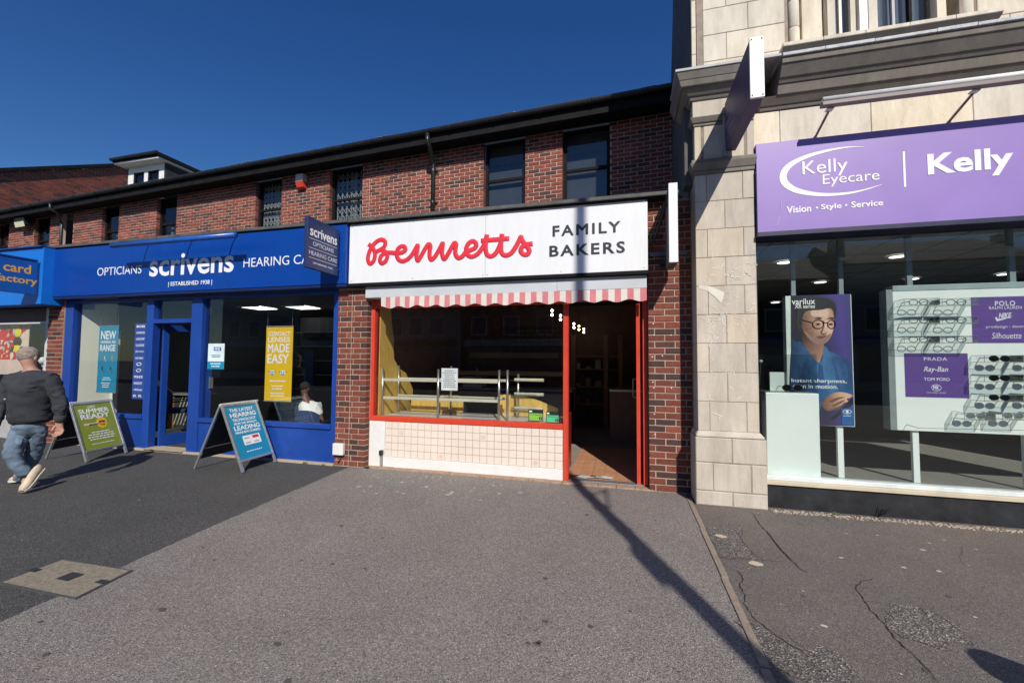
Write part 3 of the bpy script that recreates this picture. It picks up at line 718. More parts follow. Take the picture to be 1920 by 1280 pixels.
for st in strokes:
    pts = catmull([f3(*q8(*p), Y=YS-.002) for p in st])
    mb = MB(); mb.tube(pts, .0315, 8, flat=Vector((0,1,0))); e0, e1 = pts[0], pts[-1]
    mb.build('script_lettering', RLET, t, smooth=True)
for wds, x0, x1, zb_, zt__ in (('FAMILY', -.858, -.047, 3.015, 3.150), ('BAKERS', -.897, .006, 2.765, 2.905)):
    lettering(wds, (x0, YS-.001, zb_), (1,0,0), (0,0,1), x1-x0, zt__-zb_, BLET, t, bold=.025, space=1.25)
# optician's fascia
YO = -.15
t = thing('fascia_sign', 'royal blue fascia sign with white optician name above the blue shopfront', 'shop sign', (-6.7,YO,2.55))
for k, (a, b) in enumerate(((-9.66,-7.80),(-7.80,-5.80),(-5.80,-3.76))): bx('sign_panel', BLUE, t, a+.001, b-.001, YO, -.005, 2.545, 3.375, .002)
for x in (-9.6,-7.84,-7.76,-5.84,-5.76,-3.80):
    for z in (2.58,3.34): MB().lathe((x,YO,z),[(0,-.0035),(.007,-.003),(.008,0)],8,'Y').build('screw', BLUEP, t)
bx('sign_underside', M('deep_blue_trim', (.01,.02,.09), .4), t, -9.66, -3.76, YO+.01, -.004, 2.50, 2.543)  # plain darker blue strip along the lower edge of the sign
lettering('OPTICIANS', (-8.59, YO-.001, 2.862), (1,0,0), (0,0,1), 1.0, .135, WLET, t, bold=-.004)
xr = -5.713
lettering('scrivens', (-7.415, YO-.001, 2.795), (1,0,0), (0,0,1), 1.70, .345, WLET, t, bold=.018)
lettering('HEARING CARE', (-5.531, YO-.001, 2.855), (1,0,0), (0,0,1), 1.38, .135, WLET, t, bold=-.004)
lettering('| ESTABLISHED 1938 |', (-7.0, YO-.001, 2.61), (1,0,0), (0,0,1), .88, .085, WLET, t, bold=.01)
t = thing('trough_light', 'blue tubular trough light on arms above the blue fascia', 'sign light', (-6.58,-.45,3.25))
MB().tube([(-7.80,-.45,3.25),(-5.37,-.45,3.25)], .040, 14).build('tube', M('trough_blue', (.02,.10,.42), .3), t, smooth=True)
for x in (-7.45,-6.55,-5.70): MB().tube([(x,-.16,3.33),(x,-.30,3.34),(x,-.42,3.27)], .011, 8).build('arm', M('trough_blue', (0,0,0)), t)
# projecting sign of the optician
def proj_sign(name, label, X, th, y0, y1, z0, z1, mface, medge, brackets=True):
    t = thing(name, label, 'projecting sign', (X, y1, z0))
    b = bx('sign_box', mface, t, X-th/2, X+th/2, y0, y1, z0, z1, .004)
    return t
t = proj_sign('projecting_sign', 'navy projecting sign listing opticians and hearing care beside the white sign', -3.872, .05, -.80, -.19, 2.64, 3.29, NAVY, None)
xf = -3.872+.0262
LN = M('print_pale', (.62,.65,.72), .5)
def side(s, ya_, za_, w_, h_, **k): return lettering(s, (xf, ya_, za_), (0,1,0), (0,0,1), w_, h_, k.pop('mat', WLET), t, ext=.001, **k)
side('scrivens', -.755, 3.055, .52, .125, bold=.018)
side('OPTICIANS', -.70, 2.935, .40, .055, mat=LN)
side('HEARING CARE', -.765, 2.81, .54, .055, mat=LN)
side('| ESTABLISHED 1938 |', -.69, 2.70, .38, .028, mat=LN, bold=.02)
for z in (3.02, 2.90, 2.775): MB().box(xf-.001, xf+.001, -.765, -.23, z-.003, z+.003).build('rule_line', LN, t)
for z in (2.72,3.2): bx('bracket', BLUEP, t, -3.885, -3.855, -.19, -.145, z, z+.04)
# white projecting sign of the baker
t = proj_sign('projecting_sign', 'blank white edged projecting sign on the brick pier by the stone pillar', .50, .085, -.50, -.12, 2.54, 3.37, M('weathered_sign_face', (.10,.095,.095), .7, var=.3, scale=10, streak=(6,6,1)), None)
bx('white_edge', WHITEP, t, .455, .545, -.525, -.502, 2.53, 3.38, .003)
MB().tube([(.50,-.30,3.38),(.50,-.30,3.47)], .010).build('eye_bolt', CHROME, t)
MB().tube([(.46,-.35,3.25),(.30,-.03,2.80)], .013).tube([(.46,-.42,3.30),(.24,-.03,2.78)], .009).build('stay_arm', BLACKP, t)
MB().box(.40,.47,-.12,-.003,2.60,2.66).build('bracket', BLACKP, t); MB().box(.40,.47,-.12,-.003,3.22,3.28).build('bracket', BLACKP, t)
MB().box(.29,.70,-.022,-.003,2.725,2.775).build('bracket_plate', M('zinc_plate', (.16,.17,.18), .6, metal=.4, dirt=.5, dirtc=(.5,.5,.5)), t)
# card shop fascia and projecting sign
t = thing('fascia_sign', 'bright blue fascia box over the card shop window', 'shop sign', (-11.9,-.2,2.42))
bx('sign_box', SKYB, t, -14.2, -9.66, -.30, -.005, 2.40, 3.38, .006)
bx('top_trim', M('dark_blue_trim', (.01,.04,.20), .4), t, -14.2, -9.66, -.34, -.005, 3.383, 3.41)
t = proj_sign('projecting_sign', 'blue projecting sign with orange card factory lettering at the left edge', -9.75, .08, -1.15, -.34, 2.55, 3.12, SKYBD, None)
xf = -9.75+.0412; OR = M('orange_letter', (.80,.42,.06), .4)
ya_, _z = xp(6,505,xf); yb_, _z2 = xp(58,508,xf); side('card', ya_, 2.885, yb_-ya_, .15, mat=OR, bold=.02)
ya_, _z = xp(-9,530,xf); yb_, _z2 = xp(69,545,xf); side('factory', ya_, 2.68, yb_-ya_, .155, mat=OR, bold=.02)
bx('top_trim', M('dark_blue_trim', (0,0,0)), t, -9.80, -9.70, -1.15, -.34, 3.122, 3.15)

# ================================================================== BAKERY SHOPFRONT
YB = .12
t = tB
fr = MB()
fr.box(-3.54, -3.455, YB, YB+.09, .63, 2.40)
fr.build('window_post', RED, t, bevel=.006)
MB().box(-.755, -.685, YB-.01, YB+.09, .0, 2.40).build('window_post', RED, t, bevel=.006)
MB().box(-3.455, -.756, YB-.012, YB+.09, .632, .70).build('window_sill', RED, t, bevel=.006)
MB().box(-3.455, -.756, YB, YB+.09, 2.22, 2.40).build('window_head', RED, t, bevel=.004)
MB().box(-3.455, -3.43, YB+.03, YB+.08, .70, 2.22).build('inner_bead', M('dark_red_paint', (.25,.02,.015), .35), t)
MB().box(-3.43, -.757, YB+.045, YB+.052, .702, 2.22).build('pane', PANEW, t)
# door frame and head
MB().box(.205, .262, YB, YB+.09, .0, 2.40).build('door_frame', RED, t, bevel=.006)
MB().box(-.684, .204, YB, YB+.09, 2.24, 2.40).build('door_head', RED, t, bevel=.004)
# white boards and tiles below the window
MB().box(-3.488, -3.245, YB-.02, YB+.06, .0, .628).build('white_board', WHITE, t, bevel=.004)
MB().box(-3.244, -.757, YB-.02, YB+.06, .0, .143).build('white_board', WHITE, t, bevel=.004)
MB().box(-3.244, -.757, YB+.0, YB+.06, .144, .628).build('tile_backing', GROUT, t)
tw = 2.487/25; th_ = .485/5; w2 = tw/2-.002; h2 = th_/2-.002
tileM = MB().add([(-w2,.0,-h2),(w2,0,-h2),(w2,0,h2),(-w2,0,h2),(-w2+.002,-.006,-h2+.002),(w2-.002,-.006,-h2+.002),(w2-.002,-.006,h2-.002),(-w2+.002,-.006,h2-.002)], [(0,1,5,4),(1,2,6,5),(2,3,7,6),(3,0,4,7),(4,5,6,7)]).mesh('tile', TILEM)
rr = random.Random(2)
deco = {(2,3),(14,3),(8,0),(21,0)}
L0 = wl(t)
for i in range(25):
    for j in range(5):
        o = bpy.data.objects.new('tile', tileM); col.objects.link(o); o.parent = t
        o.location = Vector((-3.244+tw*(i+.5), YB+rr.uniform(-.0006,.0006), .144+th_*(j+.5)))-L0
        o.rotation_euler = (rr.uniform(-.004,.004), 0, rr.uniform(-.004,.004))
        if (i, j) in deco:
            o['label'] = 'cream tile printed with a small brown motif'
            cx_, cz_ = -3.244+tw*(i+.5), .144+th_*(j+.5); mb = MB()
            if j: 
                for a in range(3):
                    for s in (-1, 1): mb.tube([(cx_+s*.01*a, YB-.0075, cz_-.022+a*.008),(cx_+s*.026, YB-.0075, cz_-.012+a*.013)], .002, 4)
                mb.tube([(cx_,YB-.0075,cz_-.025),(cx_,YB-.0075,cz_+.02)], .002, 4); mb.tube([(cx_-.03,YB-.0075,cz_+.018),(cx_+.028,YB-.0075,cz_+.02)], .002, 4)
            else:
                mb.tube([(cx_+.027*math.cos(k*.524),YB-.0075,cz_+.027*math.sin(k*.524)) for k in range(13)], .0022, 4)
                mb.tube([(cx_+.012*math.cos(k*.785),YB-.0075,cz_+.014*math.sin(k*.785)) for k in range(9)], .003, 4)
            mb.build('tile_motif', TILE2, t)
MB().box(-3.29,-3.262,YB-.055,YB-.021,.0,.17).build('pipe_guard', M('grey_pipe', (.28,.27,.25), .6), t)
MB().box(-3.298,-3.252,YB-.075,YB-.0215,.17,.235).build('hinge_block', BLACKP, t, bevel=.006)
# brick threshold strip
mb = []
for k in range(18):
    x = -3.5+k*.212; bx('threshold_paver', BPAV, t, x+.003, x+.209, -.01, YB-.022, -.03, .013+random.uniform(-.002,.002), .004)
bx('door_threshold', M('dull_aluminium', (.30,.31,.31), .45, metal=.6), t, -.684, .204, YB-.015, YB+.10, -.02, .022)
# box and valance of the folded awning
t = thing('awning', 'folded awning with a scalloped pink and white striped valance below the white sign', 'awning', (-1.6,0,2.2))
bx('awning_box', GREYB, t, -3.50, -.81, -.055, .10, 2.345, 2.50, .004); bx('awning_box', GREYB, t, -.808, .25, -.055, .10, 2.348, 2.50, .004)
PINK = M('pink_canvas', (.62,.20,.22), .85, var=.1, scale=12, dirt=.2, dirtc=(.4,.22,.2), bump=.2); CAN = M('grubby_white_canvas', (.66,.63,.56), .85, var=.08, scale=8, dirt=.3, dirtc=(.42,.40,.33), bump=.2)
va0, va1 = -3.25, .248; ns = 48; sw = (va1-va0)/ns
for k in range(ns):
    mb = MB(); seg = 4
    for s in range(seg):
        xa = va0+sw*(k+s/seg); xb = va0+sw*(k+(s+1)/seg)
        def zb2(x): return 2.205+.016*math.cos((x-va0)/(.275)*2*math.pi)+.003*math.sin(x*9)
        def yy2(x): return -.05+.008*math.sin(x*5.3)+.004*math.sin(x*17)
        mb.hexa([(xa,yy2(xa)-.012,zb2(xa)),(xb,yy2(xb)-.012,zb2(xb)),(xb,yy2(xb)-.009,zb2(xb)),(xa,yy2(xa)-.009,zb2(xa))], [(xa,-.059,2.346),(xb,-.059,2.346),(xb,-.0552,2.346),(xa,-.0552,2.346)])
    mb.build('valance_stripe', PINK if k % 2 else CAN, t)
# door leaf standing open
t = thing('shop_door', 'dark red door standing open inside the bakery doorway', 'door', (.16,.2,0))
DR = M('red_gloss_paint', (0,0,0)); Mx = Matrix.Translation((.175,.14,0)) @ Matrix.Rotation(R(88.5), 4, 'Z')
mb = MB()
for a in ((0,.08,0,.045,.02,2.20),(.66,.76,0,.045,.02,2.20),(.08,.66,0,.045,.02,.28),(.08,.66,0,.045,.95,1.06),(.08,.66,0,.045,2.08,2.20)): mb.box(*a, M=Mx)
mb.build('door_frame', DR, t, bevel=.004)
MB().box(.08,.66,.015,.03,.28,.95,M=Mx).build('door_panel', M('dark_red_paint', (0,0,0)), t); MB().box(.08,.66,.02,.026,1.06,2.08,M=Mx).build('pane', PANEW, t)
MB().tube([Mx@Vector((.70,.05,1.0)),Mx@Vector((.70,.09,1.0)),Mx@Vector((.70,.09,1.25)),Mx@Vector((.70,.05,1.25))], .01).build('handle', CHROME, t)
# bakery interior: floor tiles, walls, ceiling
IZ = .012
st = MB().box(-3.75,.60,YB+.10,7.0,-.2,.0).build('shop_floor', GROUT, kind='structure')
tt = MB().box(-.0735,.0735,-.0735,.0735,-.006,.008).mesh('floor_tile', TERRA); rr = random.Random(9); cnt = 0
for i in range(7):
    for j in range(14):
        x = -.72+.15*(i+.5); y = .225+.15*(j+.5)
        o = bpy.data.objects.new('floor_tile', tt); col.objects.link(o); o.parent = st; o.location = (x, y, .006+rr.uniform(-.001,.001))
BW_ = M('bakery_brown_wall', (.17,.09,.06), .6, var=.25)
bx('interior_wall', BW_, None, -3.70, -3.60, .22, 7, 0, 3.2, 0, kind='structure')
bx('interior_wall', BW_, None, .47, .60, .36, 7, 0, 3.2, 0, kind='structure')
bx('interior_wall', BW_, None, -3.6, .47, 5.2, 5.3, 0, 3.2, 0, kind='structure')
bx('shop_ceiling', M('dim_ceiling', (.045,.045,.05), .9), None, -3.7, .6, .22, 7, 2.85, 3.0, 0, kind='structure')
bx('interior_wall', DARKG, None, -3.7, .6, .22, .26, 2.40, 2.85, 0, kind='structure')
t = thing('window_side_panel', 'curved yellow wood panel closing the left end of the bakery window display', 'wood panel', (-3.42,.6,.68))
pts = [(.23,.66),(1.25,.66),(1.25,1.0),(1.12,1.15),(1.0,1.28),(.78,1.36),(.63,1.50),(.60,1.66),(.62,1.80),(.55,2.0),(.48,2.40),(.23,2.40)]
MB().poly([(-3.43,y,z) for y,z in pts], (-.04,0,0)).build('panel', WOODY, t, fix=True)
t = thing('display_shelf', 'speckled window display shelf behind the red sill', 'shelf', (-2.1,.6,.6))
MB().box(-3.425,-.80,YB+.092,1.0,.60,.682).build('shelf_top', SPECK, t, bevel=.004)
bx('shelf_front', M('dark_red_paint', (0,0,0)), t, -.80, -.757, YB+.092, 1.0, 0, .75)
for x0, x1, z1 in ((-3.30,-2.42,.92),(-1.85,-.95,.98)):
    t = thing('backboard', 'low yellow wood backboard on the %s of the display shelf' % ('left' if x0 < -3 else 'right'), 'wood board', ((x0+x1)/2,.98,.68))
    if x0 < -3: MB().box(x0,x1,.95,.99,.683,z1).build('board', WOODY, t, bevel=.004)
    else: MB().poly([(x0,.95,.683),(x1,.95,.683),(x1,.95,.80),(x1-.35,.95,.93),(x0+.3,.95,z1),(x0,.95,z1)], (0,.04,0)).build('board', WOODY, t, fix=True)
# steel display rack: uprights and cream shelf rails
t = thing('display_rack', 'two tier steel display rack with cream rails in the bakery window', 'rack', (-2.6,.4,.68))
YR = .30
xs3 = [fp(718,700,YR)[0], fp(822,700,YR)[0], fp(936,700,YR)[0]]
for x in xs3: MB().tube([(x,YR,.683),(x,YR,1.36)], .017, 12).build('upright', STEEL, t, smooth=True)
for x in (fp(748,700,.72)[0], fp(846,700,.72)[0]): MB().tube([(x,.72,.683),(x,.72,1.40)], .015, 12).build('upright', STEEL, t, smooth=True)
for z in (1.20,.94):
    for a, b in zip(xs3, xs3[1:]):
        MB().box(a+.018,b-.018,YR-.012,YR+.012,z-.02,z+.02).build('rail', CREAMR, t, bevel=.004); MB().box(a+.018,b-.018,.70,.72,z-.018,z+.018).build('rail', CREAMR, t)
        MB().box(a+.018,b-.018,YR+.014,.70,z-.003,z+.003).build('glass_shelf', ACRYL, t)
t = thing('display_rack', 'smaller steel rack with stacked plastic brackets at the right of the bakery window', 'rack', (-1.3,.4,.68))
for px, yy in ((951.7,.30),(971.8,.68)):
    x = fp(px,700,yy)[0]; MB().tube([(x,yy,.683),(x,yy,1.36 if yy<.5 else 1.30)], .018, 12).build('upright', STEEL, t, smooth=True)
xk = fp(955,700,.35)[0]
for z in (1.22,1.02,.82): MB().box(xk,xk+.42,.62,.66,z-.02,z+.02).build('rail', CREAMR, t, bevel=.003); MB().box(xk,xk+.42,.33,.62,z-.004,z+.004).build('glass_shelf', ACRYL, t)
# counter with things behind
t = thing('shop_counter', 'dark bakery counter with sloping glass shelves deep in the shop', 'counter', (-1.9,2.6,0))
bx('counter_body', BROWND, t, -3.2, -.95, 2.3, 2.9, 0, .95); bx('counter_top', M('grey_laminate', (.22,.21,.19), .4), t, -3.25, -.9, 2.25, 2.95, .951, .99)
bx('glass_shelf', ACRYL, t, -3.2, -.95, 2.35, 2.7, 1.25, 1.26); bx('shelf_edge', M('dull_ochre', (.25,.19,.08), .6), t, -3.2, -.95, 2.33, 2.35, 1.22, 1.30)
bx('shelf_edge', M('dull_ochre', (0,0,0)), t, -3.2, -1.3, 3.3, 3.34, 1.55, 1.66)
t = thing('weighing_scale', 'pale shop scale standing on the bakery counter', 'scale', (-2.75,2.5,.99))
MB().hexa([(-3.0,2.35,.991),(-2.6,2.35,.991),(-2.6,2.7,.991),(-3.0,2.7,.991)],[(-2.95,2.42,1.12),(-2.65,2.42,1.12),(-2.65,2.65,1.16),(-2.95,2.65,1.16)]).build('body', M('scale_grey', (.45,.46,.48), .4), t, bevel=.01)
MB().box(-3.0,-2.6,2.36,2.7,1.17,1.185).tube([(-2.8,2.65,1.1),(-2.8,2.65,1.35)], .02).build('pan', M('scale_grey', (0,0,0)), t)
t = thing('yellow_tub', 'bright yellow plastic tub behind the display shelf', 'tub', (-2.85,1.4,.7))
MB().hexa([(-2.98,1.25,.74),(-2.74,1.25,.74),(-2.74,1.45,.74),(-2.98,1.45,.74)],[(-3.02,1.2,.90),(-2.70,1.2,.90),(-2.70,1.5,.90),(-3.02,1.5,.90)]).build('tub', YELL, t, bevel=.008)
bx('tub_stand', DARKG, t, -3.1,-2.6,1.2,1.6,0,.739)
t = thing('wall_shelving', 'brown timber wall shelving with posts at the back of the bakery', 'shelving', (-.4,4.6,0)); TB = M('timber_brown', (.26,.15,.09), .5, var=.2)
for px in (1075,1136,1163): x = fp(px,640,4.6)[0]; bx('post', TB, t, x-.05, x+.05, 4.55, 4.65, 0, fp(px,628,4.6)[1])
for z in (.5,.9,1.3,1.6): bx('shelf', TB, t, fp(1075,640,4.6)[0]+.06, fp(1163,640,4.6)[0]-.06, 4.66, 5.1, z, z+.03)
for k, (zz, cc) in enumerate(((.93,(.55,.4,.25)),(1.33,(.6,.58,.5)),(.53,(.4,.1,.08)))):
    for j in range(3): bx('stored_box', M('stored%d' % k, tuple(c_*.5 for c_ in cc), .7), t, fp(1082+j*17,640,4.8)[0], fp(1089+j*19,640,4.8)[0], 4.7, 4.95, zz+.002, zz+.06+.07*((j*2+k) % 3))
t = thing('side_counter', 'low counter with a pale metal edge at the right of the bakery', 'counter', (0,3,0))
x0 = fp(1143,740,3.0)[0]; bx('body', TB, t, x0, .45, 3.02, 3.6, 0, .93); bx('metal_edge', STEEL, t, x0-.01, .46, 2.98, 3.62, .931, .97)
t = thing('menu_board', 'dark menu board with faint writing on the bakery side wall', 'menu board', (-2.2,5.1,1.9)); bx('board', M('menu_brown', (.10,.05,.04), .5), t, -3.0,-1.2,5.14,5.19,1.7,2.35); textlines(5,(-2.9,5.138,1.75),(1,0,0),(0,0,1),1.6,.55,M('menu_print',(.16,.12,.09),.6),t,21)
for i, (px, py, yy, mt) in enumerate(((1035,588,2.0,LAMPB),(1051,597,2.5,LAMPB),(1076,612,3.3,LAMPB),(1085.5,616,3.9,LAMPO),(1094.5,621,4.5,LAMPB))):
    x, z = fp(px,py,yy); t = thing('pendant_lamp', ['largest white','second white','middle white','amber','farthest white'][i]+' lit pendant bulb with its reflection modelled as a second globe, inside the bakery', 'lamp', (x,yy,z), 'pendant lamps in the bakery')
    MB().ball((x,yy,z-.02), .023, 12).build('lower_reflection_pair', mt, t, smooth=True); MB().ball((x,yy,z+.055), .021, 12).build('upper_reflection_pair', mt, t, smooth=True)  # stacked globes: the lamp and its reflection, built as a second glowing ball
    MB().tube([(x,yy,z+.08),(x,yy,2.85)], .004, 5).lathe((x,yy,z+.012),[(.02,0),(.02,.02)],8).build('cord', BLACKP, t)
# notice and stickers on the glass
def onglass(name, label, cat, p0, p1, Y, mat):
    x0, z1 = fp(*p0, Y); x1, z0 = fp(*p1, Y); t = thing(name, label, cat, (x0,Y,z0))
    MB().box(x0,x1,Y-.002,Y,z0,z1).build('sheet', mat, t); return t, x0, x1, z0, z1
t, x0, x1, z0, z1 = onglass('paper_notice', 'white printed notice taped inside the bakery window', 'notice', (828,690), (858,732), YB+.06, M('paper_white', (.80,.80,.80), .8))
textlines(9, (x0+.015, YB+.0575, z0+.03), (1,0,0), (0,0,1), x1-x0-.03, z1-z0-.05, M('print_grey', (.25,.25,.27), .8), t, 3)
for k, (a, b, g, lb) in enumerate((((991,767),(1018.5,790),(.24,.52,.06),'yellow green food hygiene rating sticker showing five, left of two'), ((1024,771),(1048.5,793),(.08,.55,.25),'mint green food hygiene rating sticker showing five, right of two'))):
    t, x0, x1, z0, z1 = onglass('hygiene_sticker', lb, 'sticker', a, b, YB+.042, BLACKP)
    w_ = x1-x0; h_ = z1-z0; MB().box(x0+w_*.05,x1-w_*.05,YB+.0385,YB+.0395,z0+h_*.06,z0+h_*.68).build('green_panel', M('hyg%d' % k, g, .4), t)
    lettering('FOOD HYGIENE RATING', (x0+w_*.1,YB+.038,z0+h_*.48), (1,0,0),(0,0,1), w_*.8, h_*.12, BLET, t, ext=.0005)
    lettering('0 1 2 3 4', (x0+w_*.1,YB+.038,z0+h_*.18), (1,0,0),(0,0,1), w_*.55, h_*.15, M('print_green', (.02,.25,.05), .5), t, ext=.0005)
    MB().lathe((x0+w_*.82,YB+.0385,z0+h_*.26),[(0,-.0015),(h_*.15,-.0015),(h_*.15,0)],14,'Y').build('rating_disc', BLACKP, t)
    lettering('5', (x0+w_*.79,YB+.0365,z0+h_*.18), (1,0,0),(0,0,1), w_*.06, h_*.16, WLET, t, ext=.0005)
    MB().box(x0+w_*.05,x0+w_*.25,YB+.0385,YB+.0395,z0+h_*.78,z0+h_*.9).build('small_logo', WLET, t)
t = thing('doormat', 'crumpled leaflets and post lying inside the bakery doorway', 'leaflets', (-.45,.35,.02))
rr = random.Random(6)
for k, c in enumerate(((.08,.08,.10),(.55,.56,.60),(.60,.62,.66),(.12,.10,.06),(.45,.45,.50),(.65,.66,.7))):
    x = -.60+k*.075; y = .32+rr.uniform(-.03,.03); Mx = Matrix.Translation((x,y,.02+k*.0015)) @ Matrix.Rotation(rr.uniform(-.6,.6),4,'Z') @ Matrix.Rotation(rr.uniform(-.08,.08),4,'X')
    MB().box(-.065,.065,-.045,.045,0,.001,M=Mx).build('leaflet', M('leaflet%d' % k, c, .4, var=.4, scale=40), t)

# ================================================================== OPTICIAN SHOPFRONT
t = tS; Y1 = .02; YG = .085
def post(x0, x1, z0=0.0, z1=2.5, y0=Y1, y1=.14, n='post', m=BLUEP): return bx(n, m, tS, x0, x1, y0, y1, z0, z1, .006)
post(-9.615,-9.42); post(-7.68,-7.53); post(-6.72,-6.50); post(-4.065,-3.982)
post(-9.419,-7.681,.49,.555,Y1-.015,.14,'window_sill'); post(-6.499,-4.066,.49,.555,Y1-.015,.14,'window_sill')
post(-9.419,-7.681,.02,.489,Y1+.012,.10,'stall_riser'); post(-6.499,-4.066,.02,.489,Y1+.012,.10,'stall_riser')
post(-9.419,-7.681,2.44,2.5,n='window_head'); post(-6.499,-4.066,2.44,2.5,n='window_head'); post(-7.529,-6.721,2.44,2.5,n='window_head')
post(-7.529,-6.721,2.06,2.13,n='door_transom')
MB().box(-9.42,-7.68,YG,YG+.007,.555,2.44).build('pane', PANEW, tS); MB().box(-6.50,-4.065,YG,YG+.007,.555,2.44).build('pane', PANEW, tS); MB().box(-7.53,-6.72,YG,YG+.007,2.13,2.44).build('pane', PANEW, tS)
bx('plinth_strip', M('buff_plinth', (.42,.34,.25), .85), tS, -9.62, -3.98, -.02, .10, -.02, .022)
bx('door_threshold', M('buff_plinth', (0,0,0)), tS, -7.53, -6.72, -.05, .20, .023, .035)
# open door leaf
t = thing('shop_door', 'royal blue framed glass door standing open inside the optician entrance', 'door', (-7.5,.15,0))
Mx = Matrix.Translation((-7.50,.15,0)) @ Matrix.Rotation(R(80), 4, 'Z'); mb = MB()
for a in ((0,.09,-.045,0,.03,2.05),(.70,.79,-.045,0,.03,2.05),(.09,.70,-.045,0,.03,.22),(.09,.70,-.045,0,1.95,2.05)): mb.box(*a, M=Mx)
mb.build('door_frame', BLUEP, t, bevel=.004); MB().box(.09,.70,-.03,-.023,.22,1.95,M=Mx).build('pane', PANEW, t)
MB().box(.74,.80,-.07,-.046,.95,1.15,M=Mx).build('handle', CHROME, t)
# interior
LG = M('shop_wall_grey', (.07,.072,.078), .8); WW = M('cream_partition', (.80,.78,.66), .7, var=.03)
bx('shop_floor', M('dark_carpet', (.035,.037,.045), .95, bump=.4), None, -9.6,-3.76,.14,7,-.1,.03,0,kind='structure')
bx('shop_ceiling', M('ceiling_tile_grey', (.22,.23,.24), .9), None, -9.6,-3.76,.15,7,2.70,2.8,0,kind='structure')
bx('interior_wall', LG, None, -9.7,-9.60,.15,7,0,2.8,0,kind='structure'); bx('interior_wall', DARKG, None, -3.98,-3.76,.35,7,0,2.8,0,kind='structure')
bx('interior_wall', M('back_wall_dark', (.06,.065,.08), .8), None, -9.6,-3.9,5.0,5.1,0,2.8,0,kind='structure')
t = thing('partition', 'cream side partition inside the left optician window', 'partition', (-9.45,.6,0))
MB().hexa([(-9.419,.15,.03),(-9.30,.62,.03),(-9.34,.63,.03),(-9.46,.16,.03)],[(-9.419,.15,2.68),(-9.30,.62,2.68),(-9.34,.63,2.68),(-9.46,.16,2.68)]).build('panel', WW, t); MB().box(-9.31,-9.25,.58,.66,.03,2.0).build('upright_strip', WW, t)
for i, (px, py, yy) in enumerate(((232,590,1.9),(484,578,1.7),(566,577,1.7),(335,590,3.2),(455,600,3.6))):
    r_ = ray(px, py); p_ = CAM+r_*((2.68-CAM.z)/r_.z); x, yy = p_.x, max(.6, p_.y); t = thing('ceiling_light', 'square lit ceiling panel '+['above the hearing aid banner','left of the yellow banner wires','right of the yellow banner wires','beyond the optician doorway','far back in the optician shop'][i], 'ceiling light', (x,yy,2.69))
    MB().box(x-.27,x+.27,yy-.27,yy+.27,2.683,2.699).build('diffuser', LAMPW, t); MB().box(x-.3,x+.3,yy-.3,yy-.271,2.675,2.699).box(x-.3,x+.3,yy+.271,yy+.3,2.675,2.699).build('frame', WHITE, t)
t = thing('air_conditioner', 'pale wall mounted air conditioner seen over the shop door', 'air conditioner', (-8.2,2.4,2.3))
x0, z1 = fp(330,567,2.4); x1, z0 = fp(379,587,2.4); bx('casing', M('ac_grey', (.5,.52,.54), .4), t, x0, x1, 2.4, 2.65, z0, z1, .02); bx('vent_flap', BLACKP, t, x0+.05, x1-.05, 2.392, 2.399, z0+.03, z0+.05)
bx('wall_bracket', DARKG, t, x0+.2, x1-.2, 2.651, 2.70, z0, 2.69)
# banners
def banner(label, pTL, pTR, pBL, Y, mat, lines, seed):
    x0, z1 = fp(*pTL, Y); x1 = fp(*pTR, Y)[0]; z0 = fp(*pBL, Y)[1]; w_, h_ = x1-x0, z1-z0
    t = thing('hanging_banner', label, 'banner', (x0,Y,z0))
    MB().box(x0,x1,Y,Y+.004,z0,z1).build('sheet', mat, t)
    MB().box(x0-.005,x1+.005,Y-.006,Y+.01,z1,z1+.016).box(x0-.005,x1+.005,Y-.006,Y+.01,z0-.016,z0).build('clip_rail', CHROME, t)
    MB().tube([(x0+.02,Y,z1+.01),(x0+.02,Y,2.70)], .0025, 5).tube([(x1-.02,Y,z1+.01),(x1-.02,Y,2.70)], .0025, 5).build('wire', CHROME, t)
    for s, a, b, c, d, bo in lines: lettering(s, (x0+w_*a,Y-.0005,z0+h_*c), (1,0,0),(0,0,1), w_*(b-a), h_*(d-c), WLET, t, bold=bo, ext=.001)
    return t, x0, w_, z0, h_, Y
t, x0, w_, z0, h_, Y = banner('sky blue hanging banner advertising a new hearing aid range', (187,612), (223,612), (178,734), .24, CYAN, [('NEW',.1,.88,.80,.93,.022),('HEARING AID',.1,.88,.74,.78,.02),('RANGE',.08,.88,.62,.72,.022)], 1)
textlines(2, (x0+w_*.25,Y-.0005,z0+h_*.17),(1,0,0),(0,0,1),w_*.5,h_*.06,WLET,t,4); textlines(3, (x0+w_*.2,Y-.0005,z0+h_*.06),(1,0,0),(0,0,1),w_*.55,h_*.09,WLET,t,5)
for k, (a, b, r1, c) in enumerate(((.35,.52,.02,(.7,.5,.45)),(.72,.52,.022,(.35,.33,.25)),(.25,.36,.026,(.02,.04,.06)),(.68,.36,.02,(.03,.06,.10)))):
    MB().ball((x0+w_*a,Y-.001,z0+h_*b), r1, 10, 1.1 if k%2 else .7, .08, 1.6).tube([(x0+w_*a,Y-.002,z0+h_*b-.02),(x0+w_*a+.03,Y-.002,z0+h_*b-.07),(x0+w_*a+.055,Y-.002,z0+h_*b-.04)], .003,5).build('printed_hearing_aid', M('aid%d'%k, c, .5), t, smooth=True)
t, x0, w_, z0, h_, Y = banner('yellow hanging banner reading contact lenses made easy', (500,613), (550,613), (496,750), .30, YELL, [('CONTACT',.09,.90,.875,.935,.022),('LENSES',.07,.90,.79,.86,.022),('MADE',.07,.88,.65,.77,.022),('EASY',.07,.88,.50,.63,.022)], 2)
